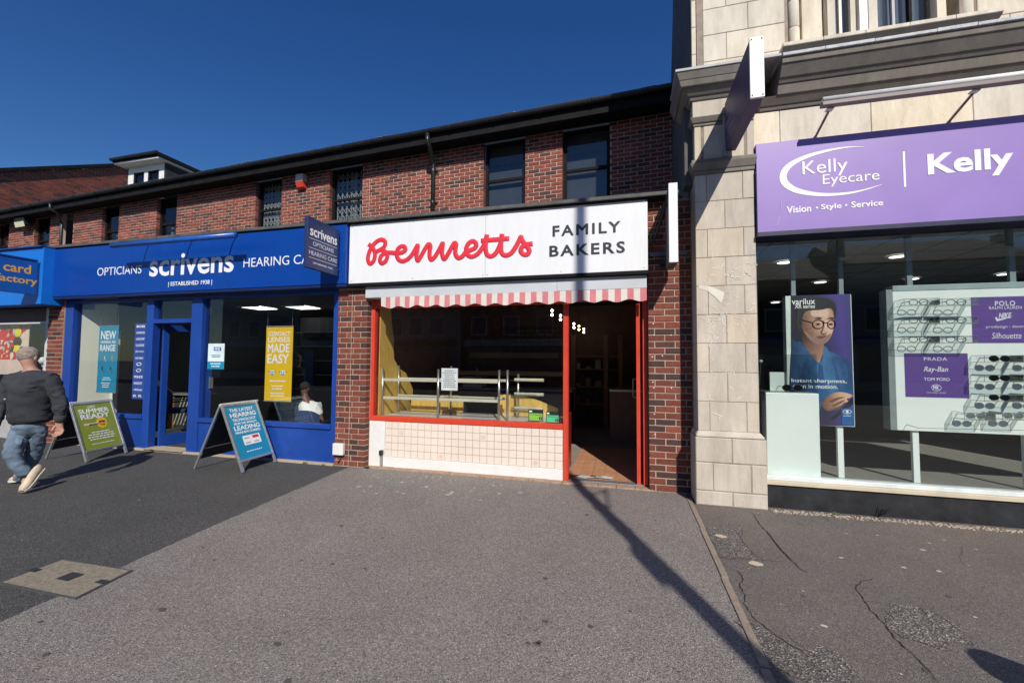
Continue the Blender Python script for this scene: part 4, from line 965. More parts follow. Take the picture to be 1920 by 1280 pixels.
textlines(1, (x0+w_*.15,Y-.0005,z0+h_*.245),(1,0,0),(0,0,1),w_*.65,h_*.04,WLET,t,6); textlines(2, (x0+w_*.18,Y-.0005,z0+h_*.14),(1,0,0),(0,0,1),w_*.6,h_*.075,WLET,t,7); textlines(2, (x0+w_*.12,Y-.0005,z0+h_*.045),(1,0,0),(0,0,1),w_*.75,h_*.07,WLET,t,8)
for a in (.27,.67):
    cx_, cz_ = x0+w_*a, z0+h_*.375
    mb = MB().lathe((cx_,Y-.001,cz_),[(0,-.002),(.05,-.002),(.055,0)],18,'Y'); mb.v = [(v[0],v[1],cz_+(v[2]-cz_)*.72) for v in mb.v]; mb.build('lens_face', M('lens_case_print', (.55,.75,.82), .4), t)
    mb = MB(); mb.tube([(cx_-.028+.056*k/6,Y-.005,cz_-.012-.018*math.sin(math.pi*k/6)) for k in range(7)], .004, 5)
    for s in (-1, 1): mb.ball((cx_+s*.018,Y-.004,cz_+.010), .008, 8); mb.tube([(cx_+s*.05,Y-.004,cz_+.01),(cx_+s*.068,Y-.004,cz_+.022)], .004, 5)
    mb.build('smile_print', NAVY, t)
# brand strip on the left pane
t = thing('brand_strip', 'vertical blue strip of eyewear brand names on the left optician pane', 'sticker strip', (-8,YG,1))
names = ['BOSS','CALVIN KLEIN','LONGCHAMP','GUESS','Jimmy','ted baker','O','O','POLICE','RADLEY','chloe','R R']
zt1 = fp(262,606,YG)[1]; zb1 = fp(262,748,YG)[1]; hh = (zt1-zb1)/12; x0 = fp(250.5,680,YG)[0]; x1 = fp(272,680,YG)[0]
BST = M('strip_blue', (.03,.07,.27), .4)
for k, s in enumerate(names):
    z = zt1-hh*(k+1); MB().box(x0,x1,YG-.003,YG-.001,z+.0012,z+hh-.0012).build('brand_tile', BST, t)
    if s == 'O': MB().tube([((x0+x1)/2+.05*math.cos(a*.524),YG-.004,z+hh/2+.024*math.sin(a*.524)) for a in range(13)], .005, 5).build('emblem', WLET, t)
    else: lettering(s, (x0+(x1-x0)*.14,YG-.0035,z+hh*.32), (1,0,0),(0,0,1), (x1-x0)*.72, hh*.36, WLET, t, bold=.02 if s in ('POLICE','BOSS') else 0, ext=.0008)
# health service notice
t, x0, x1, z0, z1 = onglass('health_notice', 'white and blue NHS notice beside the optician door', 'notice', (391,644), (419.5,692), YG-.001, M('notice_pale', (.68,.80,.80), .5))
MB().box(x0,x1,YG-.005,YG-.0032,z0,z0+(z1-z0)*.3).build('blue_band', CYAN, t)
MB().box(x0+(x1-x0)*.35,x0+(x1-x0)*.8,YG-.0052,YG-.0032,z0+(z1-z0)*.72,z0+(z1-z0)*.86).build('logo_block', M('nhs_blue', (.01,.11,.42), .4), t)
lettering('NHS', (x0+(x1-x0)*.40,YG-.0055,z0+(z1-z0)*.74), (1,0,0),(0,0,1), (x1-x0)*.34, (z1-z0)*.10, WLET, t, bold=.03, shear=.2, ext=.0005)
textlines(2, (x0+.04,YG-.004,z0+(z1-z0)*.45),(1,0,0),(0,0,1),x1-x0-.08,(z1-z0)*.12,NAVY,t,9); textlines(2, (x0+.04,YG-.006,z0+(z1-z0)*.06),(1,0,0),(0,0,1),x1-x0-.08,(z1-z0)*.2,WLET,t,10)
# small white box on the brick pier
t = thing('junction_box', 'small white junction box low on the brick pier with a cable', 'junction box', (-3.95,-.03,.2))
x0, z1 = fp(626,830,-.03); x1, z0 = fp(644.5,853,-.03)
MB().box(x0,x1,-.06,-.004,z0,z1).build('box', WHITE, t, bevel=.008)
MB().tube([((x0+x1)/2+.02,-.03,z0),((x0+x1)/2+.025,-.02,z0-.06),((x0+x1)/2-.02,-.02,z0-.11)], .006, 6).build('cable', BLACKP, t)
# chairs inside
def chair(label, X, Y, rot, fabric=CHAIRB, hz=1.0):
    t = thing('chair', label, 'chair', (X,Y,.03)); Mx = Matrix.Translation((X,Y,.03)) @ Matrix.Rotation(rot, 4, 'Z') @ Matrix.Diagonal((1,1,hz,1))
    def pt(*p): return Mx @ Vector(p)
    MB().box(-.24,.24,-.24,.24,.42,.50,M=Mx).build('seat', fabric, t, bevel=.03)
    mb = MB(); n = 8
    for k in range(n):
        a0_ = -.9+1.8*k/n; a1_ = -.9+1.8*(k+1)/n
        p = [(.26*math.sin(a),-.02+.26*math.cos(a)) for a in (a0_, a1_)]; q_ = [(.30*math.sin(a),-.02+.30*math.cos(a)) for a in (a0_, a1_)]
        def zt3(a): return .90-.10*(abs(a)/.9)**3
        mb.hexa([pt(*p[0],.52),pt(*p[1],.52),pt(*q_[1],.52),pt(*q_[0],.52)],[pt(*p[0],zt3(a0_)),pt(*p[1],zt3(a1_)),pt(*q_[1],zt3(a1_)),pt(*q_[0],zt3(a0_))])
    mb.build('backrest', fabric, t, fix=True, smooth=False)
    for sx in (-1, 1):
        MB().tube([pt(sx*.27,-.22,0),pt(sx*.27,-.20,.62),pt(sx*.27,-.10,.66),pt(sx*.27,.16,.64)], .013, 8).build('leg', BLACKP, t); MB().tube([pt(sx*.27,.25,0),pt(sx*.26,.20,.64)], .013, 8).build('leg', BLACKP, t)
    return t
chair('dark blue tub chair under the seated child in the optician window', -4.93, .74, R(180), hz=.72)
chair('dark blue armchair just inside the open optician door', -8.35, 1.15, R(150))
chair('empty dark chair at the right end of the optician window', -4.42, 1.15, R(120), M('black_chair', (.02,.02,.022), .8))
t = thing('waiting_table', 'orange wood sided desk with pale slats beyond the optician door', 'desk', (-8.2,1.9,0))
x0 = fp(306,800,1.7)[0]; x1 = fp(362,800,1.7)[0]
bx('side_panel', PINE, t, x0+.0, x0+.25, 1.7, 1.74, .03, .72); mb = MB()
bx('dark_front', DARKG, t, x0+.251, x1, 1.72, 1.78, .03, .72)
for k in range(6): MB().tube([(x0+.27+k*.09,1.715,.10),(x0+.27+k*.09+.22,1.715,.68)], .008, 5).build('slat', CREAMR, t)
bx('desk_top', M('grey_laminate', (0,0,0)), t, x0-.05, x1, 1.65, 2.2, .721, .75)
t = thing('display_wall', 'dim blue lit eyewear display shelving at the back of the optician shop', 'shelving', (-6,3.2,0))
bx('frame_panel', DARKG, t, -7.6,-4.3,3.4,3.5,.03,2.5,0)
for k in range(5):
    z = .8+k*.33; bx('shelf', M('shelf_metal', (.35,.38,.40), .3, metal=.5), t, -7.5,-4.4,3.15,3.399,z,z+.012,0)
bx('blue_panel', M('dim_blue', (.01,.03,.12), .6), t, -7.2,-6.95,3.1,3.12,.5,1.7,0)
lettering('CAZAL', (-5.6,3.38,1.86),(1,0,0),(0,0,1),.55,.11,M('dim_letter',(.3,.32,.33),.5),t)

# ================================================================== CARD SHOP FRONT
t = tC
bx('stall_riser', M('pale_card_riser', (.38,.38,.37), .7, dirt=.4), tC, -14.2,-10.02,.03,.12,0,.35); bx('window_sill', M('grey_white_frame', (.55,.57,.56), .5), tC, -14.2,-10.02,.02,.14,.351,.40)
bx('window_post', M('grey_white_frame', (0,0,0)), tC, -10.13,-10.02,.03,.13,.401,2.39); bx('window_head', M('grey_white_frame', (0,0,0)), tC, -14.2,-10.131,.03,.13,2.10,2.14)
bx('head_board', M('dark_red_head', (.08,.02,.03), .5), tC, -14.2,-10.131,.05,.13,2.141,2.39)
MB().box(-14.2,-10.131,.08,.087,.401,2.10).build('pane', PANEW, tC)
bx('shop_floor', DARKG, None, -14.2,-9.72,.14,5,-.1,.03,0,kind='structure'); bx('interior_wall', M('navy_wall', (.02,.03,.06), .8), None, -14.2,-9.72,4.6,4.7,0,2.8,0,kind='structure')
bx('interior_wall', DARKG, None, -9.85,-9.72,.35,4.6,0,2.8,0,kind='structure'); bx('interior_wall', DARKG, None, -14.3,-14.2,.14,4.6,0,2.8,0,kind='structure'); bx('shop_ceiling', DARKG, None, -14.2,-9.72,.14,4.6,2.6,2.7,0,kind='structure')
x1 = fp(46,650,.09)[0]; zt5 = fp(30,598,.09)[1]; zb5 = fp(20,702,.09)[1]; x0 = x1-1.25; Y = .14
t = thing('window_poster', 'large pink and red teacher gift poster in the card shop window', 'poster', (x0,Y,zb5))
MB().box(x0,x1,Y,Y+.01,zb5,zt5).build('sheet', M('poster_pink', (.80,.62,.52), .5), t)
PR = M('poster_red', (.66,.02,.02), .4); PY = M('poster_yellow', (.85,.72,.02), .4)
mb = MB(); cxp = x0+.83; pts = [(cxp-.55+1.10*k/16, Y-.001, zt5-.01-(.30*math.sin(math.pi*k/16)**.7 if 0<k<16 else 0)) for k in range(17)]
mb.poly(pts).build('red_swoop', PR, t); lettering('Teacher', (cxp-.24,Y-.003,zt5-.15),(1,0,0),(0,0,1),.42,.085,PY,t,bold=.03)
MB().box(cxp-.22,cxp+.18,Y-.003,Y-.001,zt5-.185,zt5-.175).build('underline', PY, t)
MB().box(x0,x0+.93,Y-.002,Y-.0005,zb5+.28,zb5+.95).build('red_picture', PR, t)
rr = random.Random(8)
for k in range(34):
    MB().ball((x0+rr.uniform(.42,.88),Y-.004-.0003*k,zb5+rr.uniform(.33,.90)), rr.uniform(.02,.05), 8, rr.uniform(.5,1.4), .05, rr.uniform(.5,1.6)).build('printed_gift', M('gift%d'%(k%5), [(.75,.75,.72),(.6,.1,.12),(.78,.6,.6),(.65,.6,.35),(.5,.5,.5)][k%5], .5), t, smooth=True)
MB().ball((x1-.13,Y-.004,zb5+1.03), .105, 20, 1, .04, 1).build('price_bubble', PY, t, smooth=True); lettering('1.99', (x1-.20,Y-.012,zb5+1.0),(1,0,0),(0,0,1),.15,.06,BLET,t,bold=.04)
# bee soft toy print
bxm = x1-.30; bzm = zb5+.62
MB().ball((bxm,Y-.006,bzm+.17),.10,14,1,.1,.95).build('printed_toy_head', PY, t, smooth=True); MB().ball((bxm,Y-.006,bzm),.12,14,1,.1,.8).build('printed_toy_body', M('toy_brown', (.05,.03,.02), .7), t, smooth=True)
MB().ball((bxm,Y-.008,bzm-.13),.085,14,1,.1,1).build('printed_toy_tummy', PY, t, smooth=True)
for s in (-1, 1): MB().ball((bxm+s*.13,Y-.007,bzm-.16),.055,10,1,.1,1.3).build('printed_toy_foot', M('toy_brown', (0,0,0)), t, smooth=True)
t = thing('window_ornament', 'white floral ornament standing beside the card shop window post', 'ornament', (-10.3,.3,.4)); rr = random.Random(3)
xo = fp(87,680,.28)[0]
for k in range(9): MB().ball((xo+rr.uniform(-.05,.05),.28+rr.uniform(-.04,.04),.75+k*.085), rr.uniform(.045,.075), 10).build('blossom', WHITE if k != 3 else M('teal_leaf', (.05,.3,.2), .6), t, smooth=True)
MB().lathe((xo,.28,.40),[(.09,0),(.10,.05),(.03,.1),(.03,.36)],12).build('stand', WHITE, t)

# ================================================================== A-BOARDS
def aboard(label, pf0, pf1, X_r, ridge_l, ridge_r, mat, reart=None):
    """panel facing +X: front feet at pf0 (near) and pf1 (far)"""
    t = thing('a_board', label, 'a-board', ((pf0[0]+X_r)/2, (pf0[1]+pf1[1])/2, 0))
    A = Vector((*pf0, 0)); B = Vector((*pf1, 0)); A2 = Vector(ridge_l); B2 = Vector(ridge_r)
    C_ = Vector((2*A2.x-A.x, A.y, 0)); D_ = Vector((2*B2.x-B.x, B.y, 0))
    def leg(p, q): MB().tube([p, q], .016, 6).build('leg', CHROME, t, bevel=.002)
    leg(C_, A2+Vector((-.012,0,-.01))); leg(D_, B2+Vector((-.012,0,-.01)))
    ux = (B-A).normalized(); W = (B-A).length; uz = (A2-A); H = uz.length; uz.normalize(); n = ux.cross(uz).normalized()
    uy = n
    def P(a, b, c=0): return A+ux*a+uz*b+n*c
    def slab(name, a0_, a1_, b0, b1, c0, c1, mt, bev=0): 
        MB().hexa([P(a0_,b0,c1),P(a1_,b0,c1),P(a1_,b0,c0),P(a0_,b0,c0)],[P(a0_,b1,c1),P(a1_,b1,c1),P(a1_,b1,c0),P(a0_,b1,c0)]).build(name, mt, t, bevel=bev)
    lz = .13; fwd = .032
    slab('leg', 0, fwd, 0, lz, -.012, .012, CHROME); slab('leg', W-fwd, W, 0, lz, -.012, .012, CHROME)
    slab('snap_frame', 0, fwd, lz, H, -.014, .014, CHROME, .003); slab('snap_frame', W-fwd, W, lz, H, -.014, .014, CHROME, .003)
    slab('snap_frame', fwd+.001, W-fwd-.001, lz, lz+fwd, -.014, .014, CHROME, .003); slab('snap_frame', fwd+.001, W-fwd-.001, H-fwd, H, -.014, .014, CHROME, .003)
    slab('poster', fwd+.001, W-fwd-.001, lz+fwd+.001, H-fwd-.001, -.008, .006, mat)
    slab('hinge_cap', .0, W, H+.001, H+.022, -.025, .012, M('cap_white', (.6,.62,.62), .4), .004)
    # rear panel
    uz2 = (A2-C_).normalized(); H2 = (A2-C_).length
    def Q(a, b, c=0): return C_+ux*a+uz2*b+n*0+Vector((-1,0,0))*c
    MB().hexa([Q(.03,.14,.004),Q(W-.03,.14,.004),Q(W-.03,.14,-.004),Q(.03,.14,-.004)],[Q(.03,H2-.04,.004),Q(W-.03,H2-.04,.004),Q(W-.03,H2-.04,-.004),Q(.03,H2-.04,-.004)]).build('back_panel', DARKG, t, fix=True)
    MB().tube([Q(0,.30),Q(W,.30)], .009, 6).build('cross_bar', CHROME, t)
    def T(s, a, b, w_, h_, bold=.03, mt=WLET, ext=.001, **k): return lettering(s, P(fwd+(W-2*fwd)*a, lz+fwd+(H-lz-2*fwd)*b, .0065), ux, uz, (W-2*fwd)*w_, (H-lz-2*fwd)*h_, mt, t, bold=bold, ext=ext, **k)
    def TL(k_, a, b, w_, h_, sd_): return textlines(k_, P(fwd+(W-2*fwd)*a, lz+fwd+(H-lz-2*fwd)*b, .0065), ux, uz, (W-2*fwd)*w_, (H-lz-2*fwd)*h_, WLET, t, sd_)
    return t, T, TL, P, W, H, lz, fwd
a, b = gp(455,886), gp(516,864)
t, T, TL, P, W, H, lz, fwd = aboard('blue a-board advertising hearing technology in front of the optician', (-4.84,-.69), (-4.90,-.06), -5.2, f3(413.5,760,-.69), f3(484,748,-.06), CYAN)
T('THE LATEST',.12,.885,.74,.065,.02); T('HEARING',.10,.78,.80,.085,.024); T('TECHNOLOGY',.12,.70,.74,.055,.018); T("FROM THE WORLD'S",.14,.635,.70,.045,.01); T('LEADING',.10,.53,.80,.085,.024); T('MANUFACTURERS',.10,.465,.78,.045,.015)
u = (P(1,0)-P(0,0)); 
MB().hexa([P(W*.28,H*.36,.008),P(W*.76,H*.36,.008),P(W*.76,H*.36,.006),P(W*.28,H*.36,.006)],[P(W*.28,H*.50,.008),P(W*.76,H*.50,.008),P(W*.76,H*.50,.006),P(W*.28,H*.50,.006)]).build('logo_card', WLET, t)
MB().hexa([P(W*.54,H*.445,.010),P(W*.72,H*.445,.010),P(W*.72,H*.445,.0085),P(W*.54,H*.445,.0085)],[P(W*.54,H*.485,.010),P(W*.72,H*.485,.010),P(W*.72,H*.485,.0085),P(W*.54,H*.485,.0085)]).build('red_logo', PR, t)
for a_, b_ in ((.31,.455),(.31,.385),(.56,.385)): MB().hexa([P(W*a_,H*b_,.010),P(W*(a_+.14),H*b_,.010),P(W*(a_+.14),H*b_,.0085),P(W*a_,H*b_,.0085)],[P(W*a_,H*(b_+.012),.010),P(W*(a_+.14),H*(b_+.012),.010),P(W*(a_+.14),H*(b_+.012),.0085),P(W*a_,H*(b_+.012),.0085)]).build('logo_print', M('logo_brown', (.35,.2,.12), .5), t)
TL(1,.18,.10,.62,.04,12)
t, T, TL, P, W, H, lz, fwd = aboard('green a-board with a smiling sun reading get summer ready', (-7.42,-.86), (-7.60,-.22), -7.75, f3(129,757,-.86), f3(203.5,747,-.22), GREEN)
T('GET',.36,.90,.20,.05,.02); T('SUMMER',.10,.79,.80,.10,.026); T('READY',.12,.665,.76,.11,.026)
TL(4,.14,.18,.74,.20,14); TL(1,.2,.09,.6,.035,15)
cs = P(W*.60, lz+(H-lz)*.545, .007); ux_ = (P(1,0)-P(0,0)).normalized(); uz_ = (P(0,1)-P(0,0)).normalized(); nn = ux_.cross(uz_)
def disc(r, c, mt, name, e=1, k=16, sp=0):
    mb = MB(); mb.poly([c+ux_*(r*(1+(sp if j%2 else 0))*math.cos(2*math.pi*j/k))+uz_*(r*e*(1+(sp if j%2 else 0))*math.sin(2*math.pi*j/k)) for j in range(k)], nn*.001); return mb.build(name, mt, t, fix=True)
disc(.075, cs, M('sun_yellow', (.8,.55,.03), .4), 'sun_rays', 1, 28, .25); disc(.064, cs+nn*.0015, M('sun_orange', (.78,.36,.02), .4), 'sun_face')
for s in (-1, 1): disc(.02, cs+nn*.003+ux_*(s*.026)+uz_*.015, BLACKP, 'sunglass_lens', .75)
MB().tube([cs+nn*.004+ux_*(-.05)+uz_*.022, cs+nn*.004+ux_*.05+uz_*.022], .004, 5).tube([cs+nn*.004+ux_*(-.03+.06*k/6)+uz_*(-.018-.02*math.sin(math.pi*k/6)) for k in range(7)], .004, 5).build('sunglass_bar', BLACKP, t)
disc(.03, P(W*.22, lz+(H-lz)*.545, .007), M('print_pinkish', (.7,.45,.4), .5), 'printed_hand', .7); MB().tube([P(W*.27, lz+(H-lz)*.54, .008), cs-ux_*.06], .011, 6).build('printed_arm', M('print_pinkish', (0,0,0)), t)

# ================================================================== STONE BUILDING
t = tK = thing('stone_building', 'pale sandstone building with a corner pillar, moulded cornice and lilac eyecare shop sign', 'building', (2.8,0,0))
XL, XR = .745, 1.335
rrs = random.Random(21)
def block(x0, x1, y0, y1, z0, z1, mt=STONE, name='stone', ch=.004, g=.0025):
    mb = MB(); x0 += g; x1 -= g; z0 += g; z1 -= g; dy = rrs.uniform(-.0015, .0015)
    a = [(x0,y1,z0),(x1,y1,z0),(x1,y1,z1),(x0,y1,z1)]; b = [(x0,y0+dy+ch,z0),(x1,y0+dy+ch,z0),(x1,y0+dy+ch,z1),(x0,y0+dy+ch,z1)]; c = [(x0+ch,y0+dy,z0+ch),(x1-ch,y0+dy,z0+ch),(x1-ch,y0+dy,z1-ch),(x0+ch,y0+dy,z1-ch)]
    fs = []
    for i in range(4):
        j = (i+1) % 4; fs += [(i,j,4+j,4+i),(4+i,4+j,8+j,8+i)]
    fs.append((8,9,10,11)); mb.add(a+b+c, fs); return mb.build(name, mt, tK)
YP = -.32
bx('pillar_core', SMORT, t, XL+.006, XR-.006, YP+.006, .36, 0, 4.60, 0)
z = .76; k = 0
while z < 3.50:
    z1 = min(z+.3075, 3.52)
    fr_ = (0,.2,.8,1) if k % 2 == 0 else (0,.5,1)
    for a, b in zip(fr_, fr_[1:]): block(XL+(XR-XL)*a, XL+(XR-XL)*b, YP, -.0, z, z1)
    z = z1; k += 1
# pillar foot
BX0, BX1, YF = .71, 1.385, -.37
bx('pillar_core', SMORT, t, BX0+.006, BX1-.006, YF+.006, .1, 0, .70, 0)
for z0, z1, fr_ in ((0,.15,(0,.52,1)),(.15,.44,(0,.25,.78,1)),(.44,.70,(0,.52,1))):
    for a, b in zip(fr_, fr_[1:]): block(BX0+(BX1-BX0)*a, BX0+(BX1-BX0)*b, YF, 0, z0, z1, ch=.008)
MB().hexa([(BX0,YF,.701),(BX1,YF,.701),(BX1,0,.701),(BX0,0,.701)],[(XL-.002,YP-.002,.765),(XR+.002,YP-.002,.765),(XR+.002,0,.765),(XL-.002,0,.765)]).build('weathered_course', STONE, t, bevel=.02)
# flaky white paint splashes
mb = MB(); rr = random.Random(31)
def splash(pts, Y): return [f3(x, y, Y) for x, y in pts]
PW = M('flaking_white_paint', (.72,.68,.58), .8)
mb.poly(splash(((1309,535),(1330,536),(1347,543),(1358,548),(1356,560),(1352,568),(1340,556),(1326,545),(1311,541)), YP-.004))
def scr(x0, x1, y0, y1, n):
    for k in range(n):
        x, y = rr.uniform(x0, x1), rr.uniform(y0, y1); p = [(x, y)]; a = rr.uniform(0, 6.3)
        for j in range(rr.randint(2, 7)): a += rr.uniform(-1.1, 1.1); p.append((p[-1][0]+4*math.cos(a), p[-1][1]+3*math.sin(a)))
        p = [q_ for q_ in p if 1310 < q_[0] < 1420]
        if len(p) < 2: continue
        w_ = rr.uniform(.3, 1.0)
        for (ax, ay), (bx_, by) in zip(p, p[1:]):
            l = math.hypot(bx_-ax, by-ay); nx, ny = -(by-ay)/l*w_, (bx_-ax)/l*w_
            mb.poly(splash(((ax+nx,ay+ny),(ax-nx,ay-ny),(bx_-nx,by-ny),(bx_+nx,by+ny)), YP-.0035))
scr(1318,1415,485,530,14); scr(1312,1360,590,645,16); scr(1360,1418,540,640,14); scr(1345,1370,560,600,8); scr(1312,1400,500,520,8)
mb.build('paint_splash', PW, t, kind='stuff')
mb = MB(); scr(1315,1400,660,790,12); mb.build('paint_scratch', PW, t, kind='stuff')
# mouldings of the pillar head
def mould(z0, z1, d0, d1, name='moulding', mt=STONEM, x0=XL, x1=XR, yb=YP, bevel=.008):
    MB().hexa([(x0-d0,yb-d0,z0),(x1+d0*.3,yb-d0,z0),(x1+d0*.3,.2,z0),(x0-d0,.2,z0)],[(x0-d1,yb-d1,z1),(x1+d1*.3,yb-d1,z1),(x1+d1*.3,.2,z1),(x0-d1,.2,z1)]).build(name, mt, tK, bevel=bevel)
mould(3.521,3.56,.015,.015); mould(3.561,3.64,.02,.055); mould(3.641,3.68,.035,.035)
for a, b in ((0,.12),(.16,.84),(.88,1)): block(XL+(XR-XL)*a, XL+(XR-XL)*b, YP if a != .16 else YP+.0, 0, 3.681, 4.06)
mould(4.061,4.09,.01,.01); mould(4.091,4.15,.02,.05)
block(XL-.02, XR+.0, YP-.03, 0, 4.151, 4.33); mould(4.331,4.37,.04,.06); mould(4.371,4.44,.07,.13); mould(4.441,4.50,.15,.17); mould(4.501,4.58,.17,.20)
bx('lead_flashing', M('pale_lead', (.42,.43,.43), .6, var=.2, dirt=.4, dirtc=(.2,.2,.2)), t, XL-.21, XR+.21, YP-.21, .0, 4.581, 4.61, .004)
# upper ashlar wall with window
def uX0(px): return fp(px, 20, -.2)[0]
YU = -.20; XE = 7.0
bx('wall_core', SMORT, t, XL+.06, 1.72, YU+.008, .35, 4.60, 8.0, 0); bx('wall_core', SMORT, t, 3.22, XE, YU+.008, .35, 4.60, 8.0, 0); bx('wall_core', SMORT, t, 1.72, 3.28, YU+.25, .35, 4.60, 4.80, 0); bx('side_wall_core', RENDER, t, XL+.09, XL+.15, -.12, 2.6, 4.2, 5.0, 0)
def sw_(y, z): return (.735+.034*y, y, z)
MB().poly([sw_(-.19,4.62),sw_(2.75,4.62),sw_(2.75,6.45),sw_(1.55,8.3),sw_(-.19,8.3)], (.05,0,0)).build('side_wall', RENDER, t, fix=True)
MB().poly([sw_(.001,3.45),sw_(2.75,3.45),sw_(2.75,4.62),sw_(.001,4.62)], (.05,0,0)).build('side_wall', RENDER, t, fix=True)
bx('side_wall', RENDER, t, .662, .744, -.19, -.001, 3.47, 4.58, 0)
# narrow corner strip, then a groove, then the blocks
z = 4.62
while z < 7.0: block(XL-.005, XL+.045, YU-.05, .0, z, z+.315, STONEU); z += .315
zc = [4.61, 4.86, 5.165, 5.47, 5.775, 6.08, 6.385, 6.69]
for k, (z0, z1) in enumerate(zip(zc, zc[1:])):
    xs = [.87]; x = .87+(.24 if k % 2 else .46)
    while x < 1.69: xs.append(x); x += .52
    xs.append(1.69)
    if xs[-1]-xs[-2] < .1: xs.pop(-2)
    for a, b in zip(xs, xs[1:]): block(a, b, YU, .0, z0, z1, STONEU)
    x9 = uX0(1804)+.12; xs = [x9]; x = x9+(.5 if k % 2 else .25)
    while x < 5.6: xs.append(x); x += .55
    xs.append(5.6)
    for a, b in zip(xs, xs[1:]): block(a, b, YU, .0, z0, z1, STONEU)
# window bay: shafts, mullions, panes, sill
for x0, x1 in ((1.73,1.84),(uX0(1804),uX0(1804)+.11)):
    for z0 in (4.80, 5.10, 5.40, 5.70, 6.0): MB().lathe(((x0+x1)/2,YU+.04,z0),[(.05,0),(.055,.01),(.055,.285),(.05,.296)],14).build('shaft_stone', STONEU, t, smooth=True)
    bx('jamb_stone', STONEU, t, x0+.0, x1, YU+.06, .2, 4.79, 6.4)
bx('jamb_stone', STONEU, t, 1.86, 1.98, YU+.02, .2, 4.79, 6.4); bx('jamb_stone', STONEU, t, 1.99, 2.06, YU+.05, .2, 4.79, 6.4); bx('jamb_stone', STONEU, t, uX0(1764), uX0(1782), YU+.05, .2, 4.79, 6.4)
def uX(px, Y=-.08): return fp(px, 40, Y)[0]
wf = bx('window_frame', WHITE, t, uX(1608), uX(1624), -.12, -.05, 4.79, 6.4)
bx('mullion_stone', STONEU, t, uX(1626,-.1), uX(1643,-.1), -.13, .0, 4.79, 6.4); bx('mullion_stone', STONEU, t, uX(1593), uX(1603), -.10, .0, 4.79, 6.4); bx('mullion_stone', STONEU, t, uX(1550), uX(1565), -.10, .0, 4.79, 6.4)
GF = M('grey_frame', (.30,.32,.34), .5); bx('window_frame', GF, t, uX(1673), uX(1679), -.08, -.03, 4.79, 6.4); bx('window_frame', CREAMR, t, uX(1573), uX(1579), -.08, -.03, 4.79, 6.4); bx('window_frame', BLACKW, t, uX(1705), uX(1711), -.08, -.02, 4.79, 6.4); bx('window_frame', CREAMR, t, uX(1752), uX(1756), -.08, -.02, 4.79, 6.4)
for a, b in ((1565,1573),(1579,1593),(1643,1673),(1679,1705),(1711,1752)): bx('pane', PANEU, t, uX(a), uX(b), -.055, -.049, 4.79, 6.4, 0)
NET = M('grey_net_curtain', (.50,.54,.60), .9, var=.1, scale=6, streak=(14,14,.3)); mb = MB(); n = 90; xa, xb = uX(1563), uX(1735)
for k in range(n):
    p = xa+(xb-xa)*k/n; q_ = xa+(xb-xa)*(k+1)/n; f_ = lambda v: .02+.018*math.sin(v*62)+.010*math.sin(v*23)
    mb.quad((p,f_(p),4.79),(q_,f_(q_),4.79),(q_,f_(q_),6.4),(p,f_(p),6.4))
mb.build('net_curtain', NET, t)
bx('dim_room_wall', M('dim_room', (0,0,0)), t, 1.99, 3.17, .28, .30, 4.79, 6.5, 0)
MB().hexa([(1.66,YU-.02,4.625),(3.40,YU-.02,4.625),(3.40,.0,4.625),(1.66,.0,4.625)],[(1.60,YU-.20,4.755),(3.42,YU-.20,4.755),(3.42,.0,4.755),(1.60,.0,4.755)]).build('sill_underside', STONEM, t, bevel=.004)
for k in range(5): bx('sill_stone', STONEU, t, 1.60+k*.364+.002, 1.60+(k+1)*.364-.002, YU-.21, -.04, 4.757, 4.795, .004)
# shop cornice and frieze right of the pillar
x0 = XR+.01
for a, b in ((x0,1.60),(1.60,2.42),(2.42,3.25),(3.25,5.6)): block(a, b, -.26, -.05, 3.70, 4.16, STONEU)
def corn(z0, z1, y0, y1, m_=STONEM):
    xx = XR+.212 if z1 > 4.35 else XR+.07
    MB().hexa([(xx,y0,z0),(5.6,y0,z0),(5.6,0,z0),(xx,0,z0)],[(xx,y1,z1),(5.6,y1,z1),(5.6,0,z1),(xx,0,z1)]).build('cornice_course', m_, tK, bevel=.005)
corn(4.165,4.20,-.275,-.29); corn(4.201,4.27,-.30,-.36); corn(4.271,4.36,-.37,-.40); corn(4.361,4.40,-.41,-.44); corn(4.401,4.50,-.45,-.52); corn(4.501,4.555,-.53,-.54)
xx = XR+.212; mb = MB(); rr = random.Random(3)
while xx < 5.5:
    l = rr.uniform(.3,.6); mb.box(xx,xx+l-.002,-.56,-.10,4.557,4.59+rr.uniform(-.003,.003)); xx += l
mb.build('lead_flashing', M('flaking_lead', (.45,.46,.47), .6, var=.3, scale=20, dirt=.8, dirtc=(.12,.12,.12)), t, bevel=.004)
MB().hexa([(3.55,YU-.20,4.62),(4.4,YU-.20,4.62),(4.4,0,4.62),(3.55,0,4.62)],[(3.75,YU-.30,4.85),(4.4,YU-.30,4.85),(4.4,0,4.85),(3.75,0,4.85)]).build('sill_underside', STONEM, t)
# body of building beyond
bx('building_body', RENDER, t, .90, 7.0, .36, 2.7, 2.95, 8.0, 0)
bx('building_body', RENDER, t, .747, 1.36, .361, 7, 0, 2.94, 0)
bx('building_body', RENDER, t, 5.6, 7.0, -.2, .36, 0, 4.6, 0)
